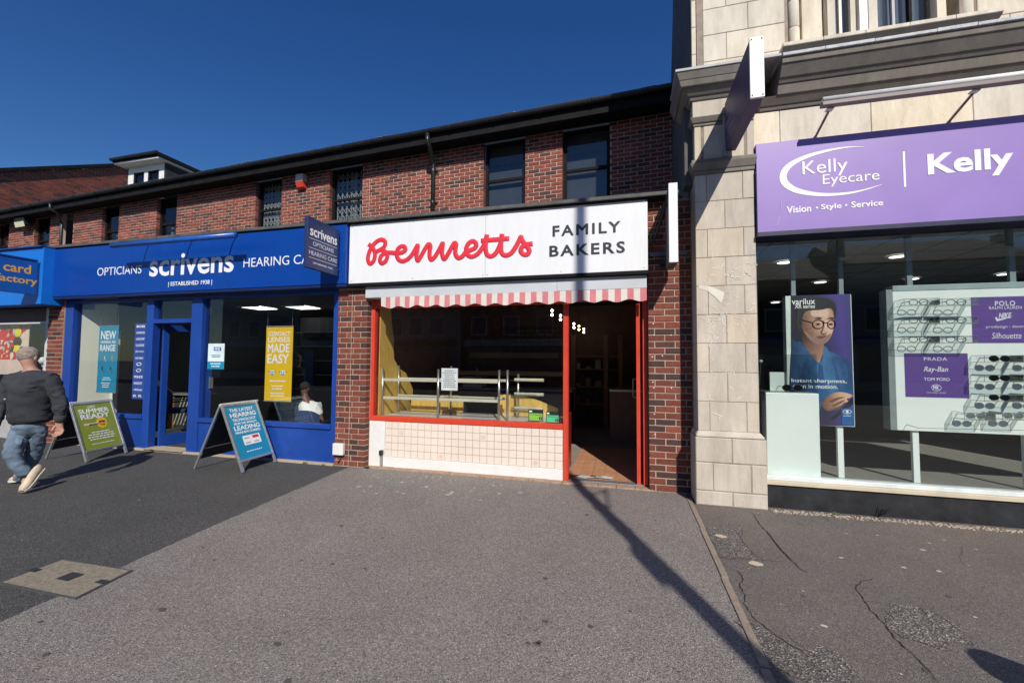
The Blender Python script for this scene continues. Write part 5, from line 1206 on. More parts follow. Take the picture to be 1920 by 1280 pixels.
# Kelly fascia sign
YK = -.36
t = thing('fascia_sign', 'lilac fascia sign with white eyecare lettering and an oval swoosh logo', 'shop sign', (2.8,YK,2.83))
SL = .0
bx('sign_panel', PURP, t, 1.342, 5.5, YK, -.27, 2.835, 3.775, .002); bx('sign_base_trim', M('navy_trim', (.015,.015,.05), .4), t, 1.335, 5.5, YK-.02, -.10, 2.785, 2.832)
bx('sign_end_trim', M('navy_trim', (0,0,0)), t, 1.336, 1.3415, YK+.001, -.27, 2.834, 3.5)
def k6(x, y): return 1400+x/3.692, 200+y/3.692
def klet(s, bl, br, hgt, asc, bold, **kw):
    """bl, br: baseline corners in the enlarged crop"""
    x0, z0 = fp(*k6(*bl), YK); x1, z1 = fp(*k6(*br), YK); return x0, x1, (z0+z1)/2
def place(s, pL, pR, ptop, pbot, bold):
    x0 = fp(*k6(*pL), YK)[0]; x1 = fp(*k6(*pR), YK)[0]; zt = fp(*k6(*ptop), YK)[1]; zb = fp(*k6(*pbot), YK)[1]
    lettering(s, (x0,YK-.001,zb), (1,0,0),(0,0,1), x1-x0, zt-zb, WLET, t, bold=bold)
place('Kelly', (385,430), (698,430), (565,365), (655,478), .0)
place('Eyecare', (525,510), (918,480), (725,455), (600,555), .0)
place('Vision', (275,715), (445,700), (330,688), (300,738), .02); place('Style', (513,690), (655,680), (630,668), (575,720), .02); place('Service', (722,670), (943,655), (930,643), (740,700), .02)
for p in ((486,700),(688,682)): x, z = fp(*k6(*p), YK); MB().lathe((x,YK,z),[(0,-.003),(.010,-.003),(.010,0)],10,'Y').build('dot', WLET, t)
place('Kelly  Eyecare', (1250,400), (3080,400), (1680,290), (1760,475), .028)
bx0, bz0 = fp(*k6(1086,312), YK); bx1, bz1 = fp(*k6(1100,556), YK); bx('divider_bar', WLET, t, bx0-.009, bx0+.009, YK-.003, YK-.001, bz1, bz0, 0)
sw = [((810,281),2),((730,280),5),((640,290),10),((520,315),16),((400,352),22),((300,405),30),((255,465),36),((262,525),38),((330,575),32),((440,602),24),((560,610),18),((700,600),13),((820,575),8),((935,540),2)]
c_ = catmull([Vector((*fp(*k6(*p), YK), w_)) for p, w_ in sw], 6); mb = MB(); L_ = []; R_ = []
for i, p in enumerate(c_):
    d = (c_[min(i+1,len(c_)-1)]-c_[max(i-1,0)]); d.z = 0; d.normalize(); n = Vector((-d.y, d.x, 0)); w_ = p.z/3.692/2*.0064
    L_.append((p.x+n.x*w_, YK-.003, p.y+n.y*w_)); R_.append((p.x-n.x*w_, YK-.003, p.y-n.y*w_))
for i in range(len(c_)-1): mb.quad(L_[i], R_[i], R_[i+1], L_[i+1])
mb.build('oval_swoosh', WLET, t)
mb = MB()
for p, q_ in (((240,655),(236,715)),((228,758),(210,830)),((300,645),(298,655))): mb.tube([f3(*k6(*p), YK-.002), f3(*k6(*q_), YK-.002)], .003, 4)
mb.build('scratch_mark', M('scratch', (.6,.58,.66), .6), t)
t = thing('trough_light', 'long white trough light on brackets above the lilac sign', 'sign light', (3.2,-.62,4.0))
MB().box(1.84,5.3,-.655,-.585,3.945,3.985).build('trough', M('trough_dark', (.22,.18,.17), .5), t, bevel=.006); MB().tube([(1.855,-.625,4.01),(5.3,-.625,4.01)], .028, 14).build('tube_cover', M('trough_white', (.80,.80,.77), .3), t, smooth=True)
for x in (1.93,3.06,4.3):
    MB().tube([(x,-.262,3.84),(x,-.55,3.93)], .012, 8).tube([(x,-.262,3.84),(x,-.262,3.78)], .012, 8).build('arm', M('trough_dark', (0,0,0)), t); bx('arm_bracket', WHITE, t, x-.03, x+.03, -.60, -.54, 3.93, 3.944)
# Kelly projecting sign
t = thing('projecting_sign', 'dark purple projecting sign with a scuffed white edge high on the stone pillar', 'projecting sign', (1.09,-.8,3.75))
bx('sign_box', PURPN, t, 1.045, 1.145, -1.31, -.37, 3.725, 4.245, .004); bx('edge_strip', SIGNE, t, 1.04, 1.15, -1.335, -1.312, 3.72, 4.25, .003)
for y_, z_ in ((-1.338,3.74),(-1.338,4.23)):
    for x_ in (1.055,1.135): MB().ball((x_,y_,z_),.006,8).build('screw', IRON, t)
xf = 1.0438
for s, y_, z_, w_ in (('Kelly', -.52, 3.93, .22), ('Eyecare', -.62, 3.84, .28)): lettering(s, (xf, y_+.1, z_), (0,-1,0), (0,0,1), w_, .07, M('faded_print', (.35,.3,.42), .6), t, ext=.001)
bx('wall_plate', MATS['grey_frame'], t, 1.03, 1.06, -.39, -.325, 3.68, 4.12)
# glimpse shadow caster: second projecting sign along the street
# shop window of the stone building
t = tK; YW = -.17
bx('stall_plinth', M('black_stone_plinth', (.022,.024,.028), .35, var=.4, dirt=.5, dirtc=(.06,.06,.06)), t, 1.335, 5.6, -.25, -.10, 0, .235, .004)
bx('window_sill', M('sill_stone', (.58,.50,.37), .7), t, 1.335, 5.6, -.275, -.10, .236, .275, .004); bx('sill_frame', M('sill_metal', (.66,.72,.70), .35), t, 1.335, 5.6, -.235, -.13, .276, .315, .004)
bx('window_frame', M('dark_frame', (.03,.032,.035), .4), t, 1.336, 1.372, -.20, -.14, .316, 2.784, .003)
MB().box(1.372, 5.5, YW-.004, YW+.004, .316, 2.784).build('pane', PANEK, t)
KF = .27
bx('shop_floor', FLOORG, None, 1.36, 6, -.10, 7, .1, KF, 0, kind='structure'); bx('shop_ceiling', M('ceiling_kelly', (.30,.31,.32), .9, bump=.3, bscale=90), None, 1.36, 6, -.10, 7, 2.83, 2.94, 0, kind='structure')
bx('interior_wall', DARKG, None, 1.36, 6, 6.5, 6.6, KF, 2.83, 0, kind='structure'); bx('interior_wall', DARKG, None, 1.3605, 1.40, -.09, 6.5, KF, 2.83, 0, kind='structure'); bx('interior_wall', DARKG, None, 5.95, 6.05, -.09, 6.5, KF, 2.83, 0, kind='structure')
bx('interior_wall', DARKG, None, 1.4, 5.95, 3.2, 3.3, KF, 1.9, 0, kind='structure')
mb = MB()
for k in range(6): mb.box(1.4,6,.3+k*.6,.312+k*.6,2.826,2.8295)
for k in range(8): mb.box(1.6+k*.6,1.612+k*.6,-.1,4,2.8255,2.8295)
mb.build('ceiling_grid', M('grid_dark', (.14,.145,.15), .8), kind='structure')
for i, (px, py, yy) in enumerate(((1471,492,1.2),(1538,529,2.6),(1454,567,4.2),(1460,600,5.6),(1601,587,5.2),(1710,523,2.6),(1884,514,1.8),(1683,481,1.0))):
    # put each lamp where the sight line meets the ceiling
    r_ = ray(px, py); tz = (2.815-CAM.z)/r_.z; p = CAM+r_*tz
    t = thing('downlight', 'round lit ceiling downlight '+['nearest the pillar in the eyecare shop','second from the pillar above the portrait panel','third, low behind the glass case','fourth and smallest by the pillar','small one right of the portrait panel','above the left end of the frames display','above the brand boards at right','close above the frames display post'][i], 'downlight', p, 'ceiling downlights in the eyecare shop')
    MB().lathe((p.x,p.y,2.812),[(0,0),(.085,0)],18).build('diffuser', LAMPW, t); MB().lathe((p.x,p.y,2.812),[(.086,0),(.11,0),(.11,.01)],18).build('trim_ring', WHITE, t)
# white plinth with glass case
t = thing('display_plinth', 'pale green white plinth carrying a glass case beside the stone pillar', 'plinth', (1.7,0,KF))
MB().box(1.452,1.945,-.125,.30,KF,1.165).build('plinth_body', CERAM, t, bevel=.004)
mb = MB()
for a in ((1.44,1.935,-.125,-.121,1.168,1.57),(1.44,1.444,-.12,.30,1.168,1.57),(1.931,1.935,-.12,.30,1.168,1.57),(1.444,1.931,.296,.30,1.168,1.57),(1.444,1.931,-.12,.295,1.571,1.575)): mb.box(*a)
mb.build('glass_case', ACRYL, t); MB().box(1.444,1.931,-.12,.295,1.166,1.172).build('case_base', CHROME, t)
t2 = thing('framed_card', 'small pale card standing in the glass case', 'card', (1.66,.05,1.18)); MB().box(1.56,1.80,.10,.12,1.174,1.38).build('card', CERAM, t2); 
for i, (x_, z_) in enumerate(((1.50,1.50),(1.86,1.50))):
    t2 = thing('clip_light', ['left','right'][i]+' tiny clip light inside the glass case', 'clip light', (x_,.2,z_)); MB().ball((x_,.2,z_),.02,10).build('bulb', WHITE, t2, smooth=True); MB().tube([(x_,.2,z_),(x_,.28,1.18)],.004,5).build('stem', CHROME, t2)
def glasses(t, c, w_, lens=None, frame=BLACKP, tilt=0):
    c = Vector(c); mb = MB(); r = w_*.20
    for s in (-1, 1):
        cc = c+Vector((s*w_*.26,0,0)); mb.tube([cc+Vector((r*1.12*math.cos(a),0,r*.85*math.sin(a))) for a in [k*math.pi/6 for k in range(13)]], .0035, 5, cap=False)
        if lens: q_ = MB(); q_.poly([cc+Vector((r*1.1*math.cos(a),.001,r*.83*math.sin(a))) for a in [k*math.pi/6 for k in range(12)]]); q_.build('lens', lens, t)
        mb.tube([cc+Vector((s*r*1.1,0,r*.3)), cc+Vector((s*r*1.2,.12,r*.25))], .0035, 5)
    mb.tube([c+Vector((-w_*.06,0,.004)), c+Vector((w_*.06,0,.004))], .003, 5); mb.build('frame', frame, t)
t2 = thing('sunglasses', 'dark sunglasses lying in front of the card inside the glass case', 'sunglasses', (1.72,0,1.2)); glasses(t2, (1.74,-.02,1.215), .20, M('dark_lens', (.01,.01,.012), .1))
# portrait panel on posts
YQ = .06
x0, x1 = fp(1482,680,YQ)[0], fp(1600,680,YQ)[0]; z1 = fp(1540,553,YQ)[1]; z0 = fp(1550,798,YQ)[1]
t = thing('poster_panel', 'tall portrait poster panel of a man in glasses and blue shirt on posts', 'poster panel', ((x0+x1)/2,YQ,KF))
bx('light_box', M('panel_edge', (.60,.66,.62), .4), t, x0-.035, x1, YQ, YQ+.10, z0, z1, .004)
for px in (1485,1575): x = fp(px,520,YQ)[0]; bx('post', M('post_grey', (.20,.25,.27), .5), t, x, x+.045, YQ+.03, YQ+.07, z1+.001, 2.829)
x = fp(1579,850,YQ)[0]; bx('post', CERAM, t, x-.025, x+.03, YQ+.03, YQ+.07, KF+.001, z0-.001)
def pq(x, y): return 1400+x/2.4615, 420+y/2.4615
def flat(name, pts, mt, lev):
    MB().poly([f3(*pq(*p), YQ-.001*lev) for p in reversed(pts)], (0,.0006,0)).build(name, mt, t, fix=True)
def pp(x, y): return f3(*pq(x, y), YQ)
def sflat(name, pts, mt, lev, n=5):
    P = [Vector((p[0], p[1])) for p in pts]; m_ = len(P); out = []
    for i in range(m_):
        a, b, c, d = P[i-1], P[i], P[(i+1) % m_], P[(i+2) % m_]
        for k in range(n):
            u = k/n; out.append(.5*((2*b)+(c-a)*u+(2*a-5*b+4*c-d)*u*u+(3*b-a-3*c+d)*u**3))
    flat(name, out, mt, lev)
PB = grad('print_night_purple', pp(210,500), pp(490,480), [(0,(.012,.012,.022)), (.45,(.02,.018,.06)), (.8,(.075,.05,.24)), (1,(.05,.04,.17))], nz=.15, nscale=3)
flat('print_background', [(203,330),(478,322),(498,932),(206,925)], PB, 1)
SH1 = grad('print_shirt_blue', pp(210,700), pp(480,660), [(0,(.008,.022,.06)), (.35,(.028,.09,.22)), (.6,(.06,.17,.34)), (.85,(.035,.10,.24)), (1,(.02,.06,.16))], nz=.35, nscale=10)
SH2 = grad('print_shirt_deep', pp(210,600), pp(400,700), [(0,(.01,.03,.09)), (1,(.03,.09,.24))], nz=.3, nscale=16); HR = M('print_hair', (.008,.008,.010), .5)
SK1 = grad('print_skin', pp(248,470), pp(404,440), [(0,(.10,.045,.03)), (.3,(.30,.15,.10)), (.6,(.62,.36,.25)), (.82,(.70,.43,.31)), (1,(.40,.21,.15))], nz=.10, nscale=20)
SK2 = grad('print_neck', pp(255,540), pp(356,590), [(0,(.06,.03,.022)), (.6,(.26,.13,.09)), (1,(.38,.20,.14))], nz=.12); SKS = M('print_skin_shadow', (.17,.08,.055), .4); SKM = M('print_stubble', (.30,.17,.13), .4, var=.3, scale=120); SKH = M('print_skin_light', (.70,.45,.34), .4)
sflat('printed_shirt', [(206,565),(235,548),(290,600),(335,640),(365,590),(385,588),(440,612),(478,640),(488,780),(440,785),(400,792),(345,830),(335,900),(330,925),(206,925)], SH1, 2)
for pts in ([(206,590),(222,580),(238,700),(228,800),(232,925),(206,925)],[(335,650),(348,640),(356,720),(350,800),(338,840),(330,780),(328,700)],[(400,640),(412,650),(430,720),(425,770),(415,720)],[(450,640),(462,660),(470,730),(464,770),(456,700)],[(262,640),(275,650),(290,740),(286,820),(272,740)],[(300,780),(315,800),(322,870),(310,900),(304,840)]): sflat('printed_shirt_fold', pts, SH2, 3)
sflat('printed_neck', [(262,500),(300,530),(350,545),(356,580),(345,615),(333,640),(300,610),(258,560)], SK2, 3)
sflat('printed_collar', [(235,545),(258,550),(300,608),(332,642),(318,655),(275,628),(238,590)], SH1, 4); sflat('printed_collar', [(358,562),(378,585),(372,620),(350,648),(336,645),(350,615)], SH1, 4)
sflat('printed_ear', [(230,430),(243,425),(250,450),(249,474),(240,484),(230,462)], SK2, 4)
sflat('printed_face', [(247,420),(262,392),(330,378),(394,390),(404,425),(403,455),(400,485),(388,520),(368,546),(340,557),(310,549),(275,515),(252,475)], SK1, 4)
sflat('printed_stubble', [(262,492),(285,505),(305,520),(345,508),(372,512),(390,505),(386,522),(366,547),(340,556),(310,548),(280,520)], SKM, 5)
sflat('printed_highlight', [(300,400),(340,394),(375,402),(370,425),(330,425),(300,422)], SKH, 5); sflat('printed_highlight', [(378,470),(392,476),(388,496),(376,500),(368,486)], SKH, 5); 
sflat('printed_hair', [(240,468),(231,415),(243,370),(290,345),(350,340),(400,356),(415,392),(406,440),(399,400),(380,388),(340,396),(290,398),(268,408),(256,440),(252,470)], HR, 6)
sflat('printed_nose_shadow', [(352,448),(358,450),(356,480),(348,500),(340,502),(342,494),(350,478)], SKS, 6); sflat('printed_nostril', [(342,500),(356,504),(370,500),(364,508),(348,508)], SKS, 6); sflat('printed_nose_light', [(360,445),(368,450),(372,485),(366,496),(360,492)], SKH, 6)
sflat('printed_mouth', [(322,521),(336,517),(350,518),(366,514),(360,524),(346,528),(332,526)], M('print_lip', (.28,.10,.085), .4), 7); sflat('printed_lip_line', [(322,521),(345,521),(366,515),(346,524)], HR, 8)
mb = MB()
for c_x, rx in ((330,26),(392,18)):
    mb.tube([f3(*pq(c_x+rx*math.cos(a), 462+20*math.sin(a)), YQ-.008) for a in [k*math.pi/7 for k in range(15)]], .0042, 5)
mb.tube([f3(*pq(356,455), YQ-.008), f3(*pq(373,455), YQ-.008)], .004, 5); mb.tube([f3(*pq(304,455), YQ-.008), f3(*pq(250,440), YQ-.008)], .004, 5)
mb.build('printed_glasses', HR, t)
for ex in (330,388): sflat('printed_eye', [(ex-10,462),(ex,457),(ex+10,461),(ex,467)], HR, 7); sflat('printed_eyebrow', [(ex-20,438),(ex,430),(ex+16,433),(ex+14,438),(ex-4,437)], HR, 7)
sflat('printed_hand', [(345,832),(362,805),(400,780),(440,775),(488,788),(480,800),(462,806),(468,818),(448,826),(430,842),(400,850),(368,860)], SK1, 5)
for pts in ([(385,815),(420,800),(455,798),(425,808),(395,822)],[(395,836),(430,818),(455,812),(435,826),(405,842)],[(400,848),(430,838),(452,822),(440,842),(405,858),(370,862)]): sflat('printed_finger_shade', pts, SKS, 6)
flat('printed_tablet', [(385,898),(490,800),(492,830),(400,905)], HR, 5); flat('blue_badge', [(437,850),(492,848),(494,928),(440,926)], M('badge_blue', (.01,.10,.33), .4), 7)
mb = MB(); mb.tube([f3(*pq(464+20*math.cos(a), 866+9*math.sin(a)), YQ-.010) for a in [k*math.pi/6 for k in range(13)]], .003, 5); mb.ball(f3(*pq(464,866), YQ-.010), .014, 10, 1, .2, 1); mb.build('eye_emblem', WLET, t)
def ptext(s, xa, xb, yt, yb, bold=.01, lev=8):
    X0, Z1 = fp(*pq(xa, yt), YQ); X1, Z0 = fp(*pq(xb, yb), YQ); lettering(s, (X0,YQ-.001*lev,Z0),(1,0,0),(0,0,1),X1-X0,Z1-Z0,WLET,t,bold=bold,ext=.0005)
ptext('varilux', 206,315,345,370); ptext('XR series', 220,314,372,388); ptext('Instant sharpness,', 205,460,712,738); ptext('even in motion.', 212,420,738,760); ptext('essilor', 444,482,880,887)
# frames display board
YD_ = .05
x0, x1 = fp(1678,680,YD_)[0], 4.6; z1 = 2.235; z0 = .80
t = thing('display_board', 'large white illuminated frames display board with purple brand panels', 'display board', ((x0+x1)/2,YD_,KF))
bx('board', CERAM, t, x0, x1, YD_, YD_+.12, z0, z1, .004); bx('side_edge', M('edge_grey', (.22,.24,.24), .5), t, x0-.06, x0-.001, YD_-.005, YD_+.125, z0+.0, z1+.02, .004)
bx('top_rail', M('top_rail_grey', (.30,.36,.38), .4), t, x0, x1, YD_-.005, YD_+.125, z1+.001, z1+.06, .004)
for px in (1710,1905): x = fp(px,500,YD_)[0]; bx('post', M('post_grey', (0,0,0)), t, x-.03, x+.02, YD_+.03, YD_+.07, z1+.061, 2.829)
x = fp(1722,870,YD_)[0]; bx('post', CERAM, t, x-.025, x+.03, YD_+.03, YD_+.07, KF+.001, z0-.001); bx('post', CERAM, t, 3.75, 3.80, YD_+.03, YD_+.07, KF+.001, z0-.001)
def dq(x, y): return 1660+x/4.0, 520+y/4.0
def rect(name, a, b, mt, lev=1):
    X0, Z1 = fp(*dq(*a), YD_); X1, Z0 = fp(*dq(*b), YD_); MB().box(X0,X1,YD_-.003*lev,YD_-.0005,Z0,Z1).build(name, mt, t); return X0, X1, Z0, Z1
rect('brand_panel', (640,150), (1130,490), PURPD); rect('brand_panel', (140,568), (630,905), PURPD)
def dtext(s, a, b, bold=0, **k):
    X0, Z1 = fp(*dq(*a), YD_); X1, Z0 = fp(*dq(*b), YD_); return lettering(s, (X0,YD_-.0035,Z0),(1,0,0),(0,0,1),X1-X0,Z1-Z0,M('panel_print', (.68,.66,.74), .4),t,bold=bold,ext=.0008,**k)
dtext('POLO', (818,178), (972,212), .02, space=1.2); dtext('RALPH LAUREN', (775,218), (1020,236)); dtext('NIKE', (845,266), (945,305), .028, shear=.3)
MB().poly([f3(*dq(*p), YD_-.004) for p in ((822,300),(835,328),(880,318),(962,288),(880,308),(845,312),(832,296))]).build('swoosh_mark', M('panel_print', (0,0,0)), t)
dtext('prodesign : denmark', (752,360), (1100,382)); dtext('Silhouette', (795,415), (1020,458), shear=.2)
dtext('PRADA', (286,598), (462,624), .0, space=1.1); dtext('Ray-Ban', (286,668), (470,718), .01, shear=.25); dtext('TOM FORD', (286,750), (482,776), .010); dtext('MK', (356,810), (402,842), .03); dtext('MICHAEL KORS', (312,858), (452,870))
cxm, czm = fp(*dq(380,827), YD_); MB().tube([(cxm+.040*math.cos(a*.3927),YD_-.004,czm+.032*math.sin(a*.3927)) for a in range(17)], .003, 5).build('ring_mark', M('panel_print', (0,0,0)), t)
mb = MB(); pts = [dq(130,1150), dq(160,1102), dq(250,1128), dq(1040,1145)]
for p, q_ in zip(pts, pts[1:]): mb.tube([f3(*p, YD_-.002), f3(*q_, YD_-.002)], .002, 4)
mb.build('folded_edge', M('edge_grey', (0,0,0)), t)
# acrylic trays and the frames in them
DL = M('dark_lens', (0,0,0)); CLF = M('thin_dark_frame', (.05,.05,.055), .3)
rows = [('top', 175, 0), ('middle', 310, 0), ('lower', 455, 0)]
ti = 0
def tray(xc, yc, w_):
    X0, Z0 = fp(*dq(xc-w_/2, yc+35), YD_-.16); X1, Z1 = fp(*dq(xc+w_/2, yc-35), YD_-.16); mb = MB(); d0, d1 = YD_-.16, YD_-.004; h_ = .065; Z = Z0
    mb.box(X0,X1,d0,d0+.003,Z+.004,Z+h_); mb.box(X0,X1,d0,d1,Z,Z+.003); mb.box(X0,X0+.003,d0+.004,d1,Z+.004,Z+h_); mb.box(X1-.003,X1,d0+.004,d1,Z+.004,Z+h_)
    mb.build('acrylic_tray', ACRYL, t)
    q_ = MB(); e = .0022
    for a, b in (((X0,d0,Z),(X1,d0,Z)),((X0,d0,Z+h_),(X1,d0,Z+h_)),((X0,d0,Z),(X0,d1,Z)),((X1,d0,Z),(X1,d1,Z)),((X0,d0,Z),(X0,d0,Z+h_)),((X1,d0,Z),(X1,d0,Z+h_)),((X0,d0,Z+h_),(X0,d1,Z+h_)),((X1,d0,Z+h_),(X1,d1,Z+h_))): q_.tube([a, b], e, 4)
    q_.build('tray_edge', M('tray_edge_grey', (.22,.25,.25), .2), t)
    return (X0+X1)/2, d0+.05, Z+.035
for rname, yc, _ in rows:
    for s, xc in (('left', 275), ('right', 560)):
        c = tray(xc, yc, 265); o = thing('eyeglasses', 'thin framed clear glasses, %s pair of the %s tray row on the display board' % (s, rname), 'glasses', c, 'clear glasses on the display board'); glasses(o, c, .165, None, CLF)
for rname, yc, lens in (('top', 600, DL), ('middle', 745, DL), ('lower', 892, DL)):
    for s, xc in (('left', 890), ('right', 1190)):
        c = tray(xc, yc, 290); o = thing('sunglasses', 'black sunglasses, %s pair of the %s row below the upper brand panel' % (s, rname), 'sunglasses', c, 'sunglasses on the display board'); glasses(o, c, .165, lens)
for s, xc in (('left', 710), ('right', 995)):
    c = tray(xc, 1030, 230); o = thing('sunglasses', 'grey sunglasses, %s pair of the bottom tray row on the display board' % s, 'sunglasses', c, 'sunglasses on the display board'); glasses(o, c, .16, M('grey_lens', (.15,.17,.18), .2), MATS['grey_frame'])

# ================================================================== WEEDS
def weed(label, x, y, h_, n, seed, z=0, tw=False):
    rr = random.Random(seed); t = thing('weed', label, 'weed', (x,y,z)); mb = MB()
    for k in range(n):
        a = rr.uniform(0, 6.28); l = h_*rr.uniform(.5, 1.1); le = rr.uniform(.3, 1.2); p0 = Vector((x+rr.uniform(-.02,.02), y+rr.uniform(-.015,.01), z)); d = Vector((math.cos(a)*le*l, math.sin(a)*le*l*.6-abs(.2*l), l*.7)); w_ = .006 if tw else l*.16
        s = Vector((-math.sin(a), math.cos(a), 0))*w_; mb.add([p0, p0+d*.5+s+Vector((0,0,l*.12)), p0+d, p0+d*.5-s+Vector((0,0,l*.12))], [(0,1,2,3)])
    mb.build('leaves', LEAF if not tw else M('dry_twig', (.50,.42,.28), .9), t)
    MB().tube([(x,y,z-.01),(x,y,z+h_*.3)], .003, 5).build('stem', M('dry_twig', (0,0,0)), t)
weed('small green weed tuft at the foot of the left brick pier by the white board', -3.43, -.03, .06, 26, 1); weed('tiny weed on the strip below the blue stall riser', -4.42, -.06, .05, 10, 2); weed('dry twiggy weed against the black plinth', 2.36, -.28, .16, 8, 3, tw=True); weed('low green weed beside the black plinth', 1.98, -.32, .035, 14, 4); weed('dry wisp of grass at the blue shopfront corner', -4.1, -.06, .05, 7, 5, tw=True)

# ================================================================== PEOPLE
def skin(name, verts, edges, radii, mat, parent, root=0, sub=2, smooth=True):
    me = bpy.data.meshes.new(name); me.from_pydata([tuple(v) for v in verts], edges, []); o = bpy.data.objects.new(name, me); col.objects.link(o)
    o.modifiers.new('s', 'SKIN'); 
    sv = me.skin_vertices[0].data if me.skin_vertices else None
    if sv is None:
        bm = bmesh.new(); bm.from_mesh(me); lay_ = bm.verts.layers.skin.verify(); bm.to_mesh(me); bm.free(); sv = me.skin_vertices[0].data
    for i, r in enumerate(radii):
        sv[i].radius = r if isinstance(r, tuple) else (r, r); sv[i].use_root = (i == root)
    ss = o.modifiers.new('u', 'SUBSURF'); ss.levels = sub; ss.render_levels = sub
    dg = bpy.context.evaluated_depsgraph_get(); me2 = bpy.data.meshes.new_from_object(o.evaluated_get(dg)); bpy.data.objects.remove(o)
    me2.name = name; me2.materials.clear(); me2.materials.append(mat); me2.polygons.foreach_set('use_smooth', [smooth]*len(me2.polygons))
    return link(name, me2, parent)
def rumple(o, amt, sc_):
    from mathutils import noise as mn
    for v in o.data.vertices:
        n = mn.noise_vector(v.co*sc_)+mn.noise_vector(v.co*sc_*2.3)*.4; v.co += v.normal*n.x*amt
def wrinkle(o, amt, sc_, st=(1,1,1)):
    """ridged folds pushed into a garment"""
    from mathutils import noise as mn
    for v in o.data.vertices:
        q_ = Vector((v.co.x*st[0], v.co.y*st[1], v.co.z*st[2]))*sc_; n = 1-abs(mn.noise(q_)*2.2); v.co += v.normal*(n-.6)*amt
def patch(o, name, mat, parent, test, off=.004):
    """a piece of cloth sewn on: the faces that pass the test, lifted off the garment"""
    me = o.data; vs = {}; out = MB()
    for p in me.polygons:
        if test(p.center, p.normal):
            f = []
            for i in p.vertices:
                if i not in vs: vs[i] = len(out.v); out.v.append(tuple(me.vertices[i].co+me.vertices[i].normal*off))
                f.append(vs[i])
            out.f.append(tuple(f))
    if out.f: return out.build(name, mat, parent, smooth=True)
def topx(p):
    d = p-CAM; z = d.dot(fw); return 960+F*d.dot(rt)/z, 640-F*d.dot(up)/z
# the walking man, seen from behind
D0 = (Vector((-6.62,-1.93,.9))-CAM).dot(fw)
def mp(x, y, d=0.0): return CAM+ray(x, y)*(D0+d)
man = thing('person', 'grey haired man in a dark sweatshirt and faded jeans walking away past the green a-board', 'person', (-6.62,-1.93,0))
# body: pelvis, spine, neck, head, arms, hands, legs
V = dict(pel=mp(55,798), wai=mp(58,770), che=mp(58,728), shc=mp(60,704), nek=mp(58,693,-.02), nk2=mp(55,684,-.03), hd1=mp(53,674,-.03), hd2=mp(53,663,-.02),
 shl=mp(24,708), ell=mp(4,757,-.10), wrl=mp(-10,800,-.20), shr=mp(92,708), elr=mp(112,752,.02), wrr=mp(112,790,.0),
 hpl=mp(38,805,-.03), knl=mp(20,856,-.14), anl=mp(53,893,-.05), tol=mp(46,908,-.08), hpr=mp(72,805,.05), knr=mp(62,858,.08), anr=mp(30,896,.12))
RV = dict(pel=(.12,.09), wai=(.12,.09), che=(.13,.09), shc=(.085,.07), nek=(.058,.058), nk2=(.058,.058), hd1=(.080,.090), hd2=(.076,.086), shl=.045, ell=.028, wrl=.026, shr=.050, elr=.040, wrr=.030, hpl=.08, knl=.055, anl=.042, tol=.04, hpr=.08, knr=.055, anr=.042)
K = list(V); I = {k: i for i, k in enumerate(K)}
E_ = [('pel','wai'),('wai','che'),('che','shc'),('shc','nek'),('nek','nk2'),('nk2','hd1'),('hd1','hd2'),('shc','shl'),('shl','ell'),('ell','wrl'),('shc','shr'),('shr','elr'),('elr','wrr'),('pel','hpl'),('hpl','knl'),('knl','anl'),('anl','tol'),('pel','hpr'),('hpr','knr'),('knr','anr')]
# hand with five fingers at the right wrist
def hand(V, RV, E_, w, wrist, dirn, side, sc_=1.0, n='h'):
    """palm and five separate fingers growing out of the wrist vertex"""
    d = dirn.normalized(); s = side.normalized(); q = d.cross(s).normalized()
    V[n+'p'] = wrist+d*.05*sc_; RV[n+'p'] = (.030*sc_,.018*sc_); E_.append((w, n+'p'))
    V[n+'q'] = wrist+d*.085*sc_; RV[n+'q'] = (.034*sc_,.014*sc_); E_.append((n+'p', n+'q'))
    for k, (off, ln) in enumerate(((-.030,.065),(-.010,.080),(.010,.075),(.030,.058))):
        a = wrist+d*(.095)*sc_+s*off*sc_; b = a+(d*.7+q*.5).normalized()*ln*.5*sc_; c = b+(d*.35+q*.9).normalized()*ln*.5*sc_
        for nm, p, r in (('a', a, .0095), ('b', b, .0085), ('c', c, .007)): V[n+'f%d%s' % (k, nm)] = p; RV[n+'f%d%s' % (k, nm)] = r*sc_
        E_ += [(n+'q', n+'f%da' % k), (n+'f%da' % k, n+'f%db' % k), (n+'f%db' % k, n+'f%dc' % k)]
    a = wrist+d*.035*sc_-s*.034*sc_; b = a+(d*.7-s*.5+q*.3).normalized()*.035*sc_; c = b+(d*.8+q*.4).normalized()*.028*sc_
    for nm, p, r in (('a', a, .013), ('b', b, .010), ('c', c, .008)): V[n+'t'+nm] = p; RV[n+'t'+nm] = r*sc_
    E_ += [(n+'p', n+'ta'), (n+'ta', n+'tb'), (n+'tb', n+'tc')]
hand(V, RV, E_, 'wrr', V['wrr'], Vector((-.05,.1,-1)), rt, 1.15, 'hr')
hand(V, RV, E_, 'wrl', V['wrl'], Vector((-.2,.1,-1)), rt, 1.05, 'hl')
K = list(V); I = {k: i for i, k in enumerate(K)}
skin('body', [V[k] for k in K], [(I[a], I[b]) for a, b in E_], [RV[k] for k in K], SKIN, man)
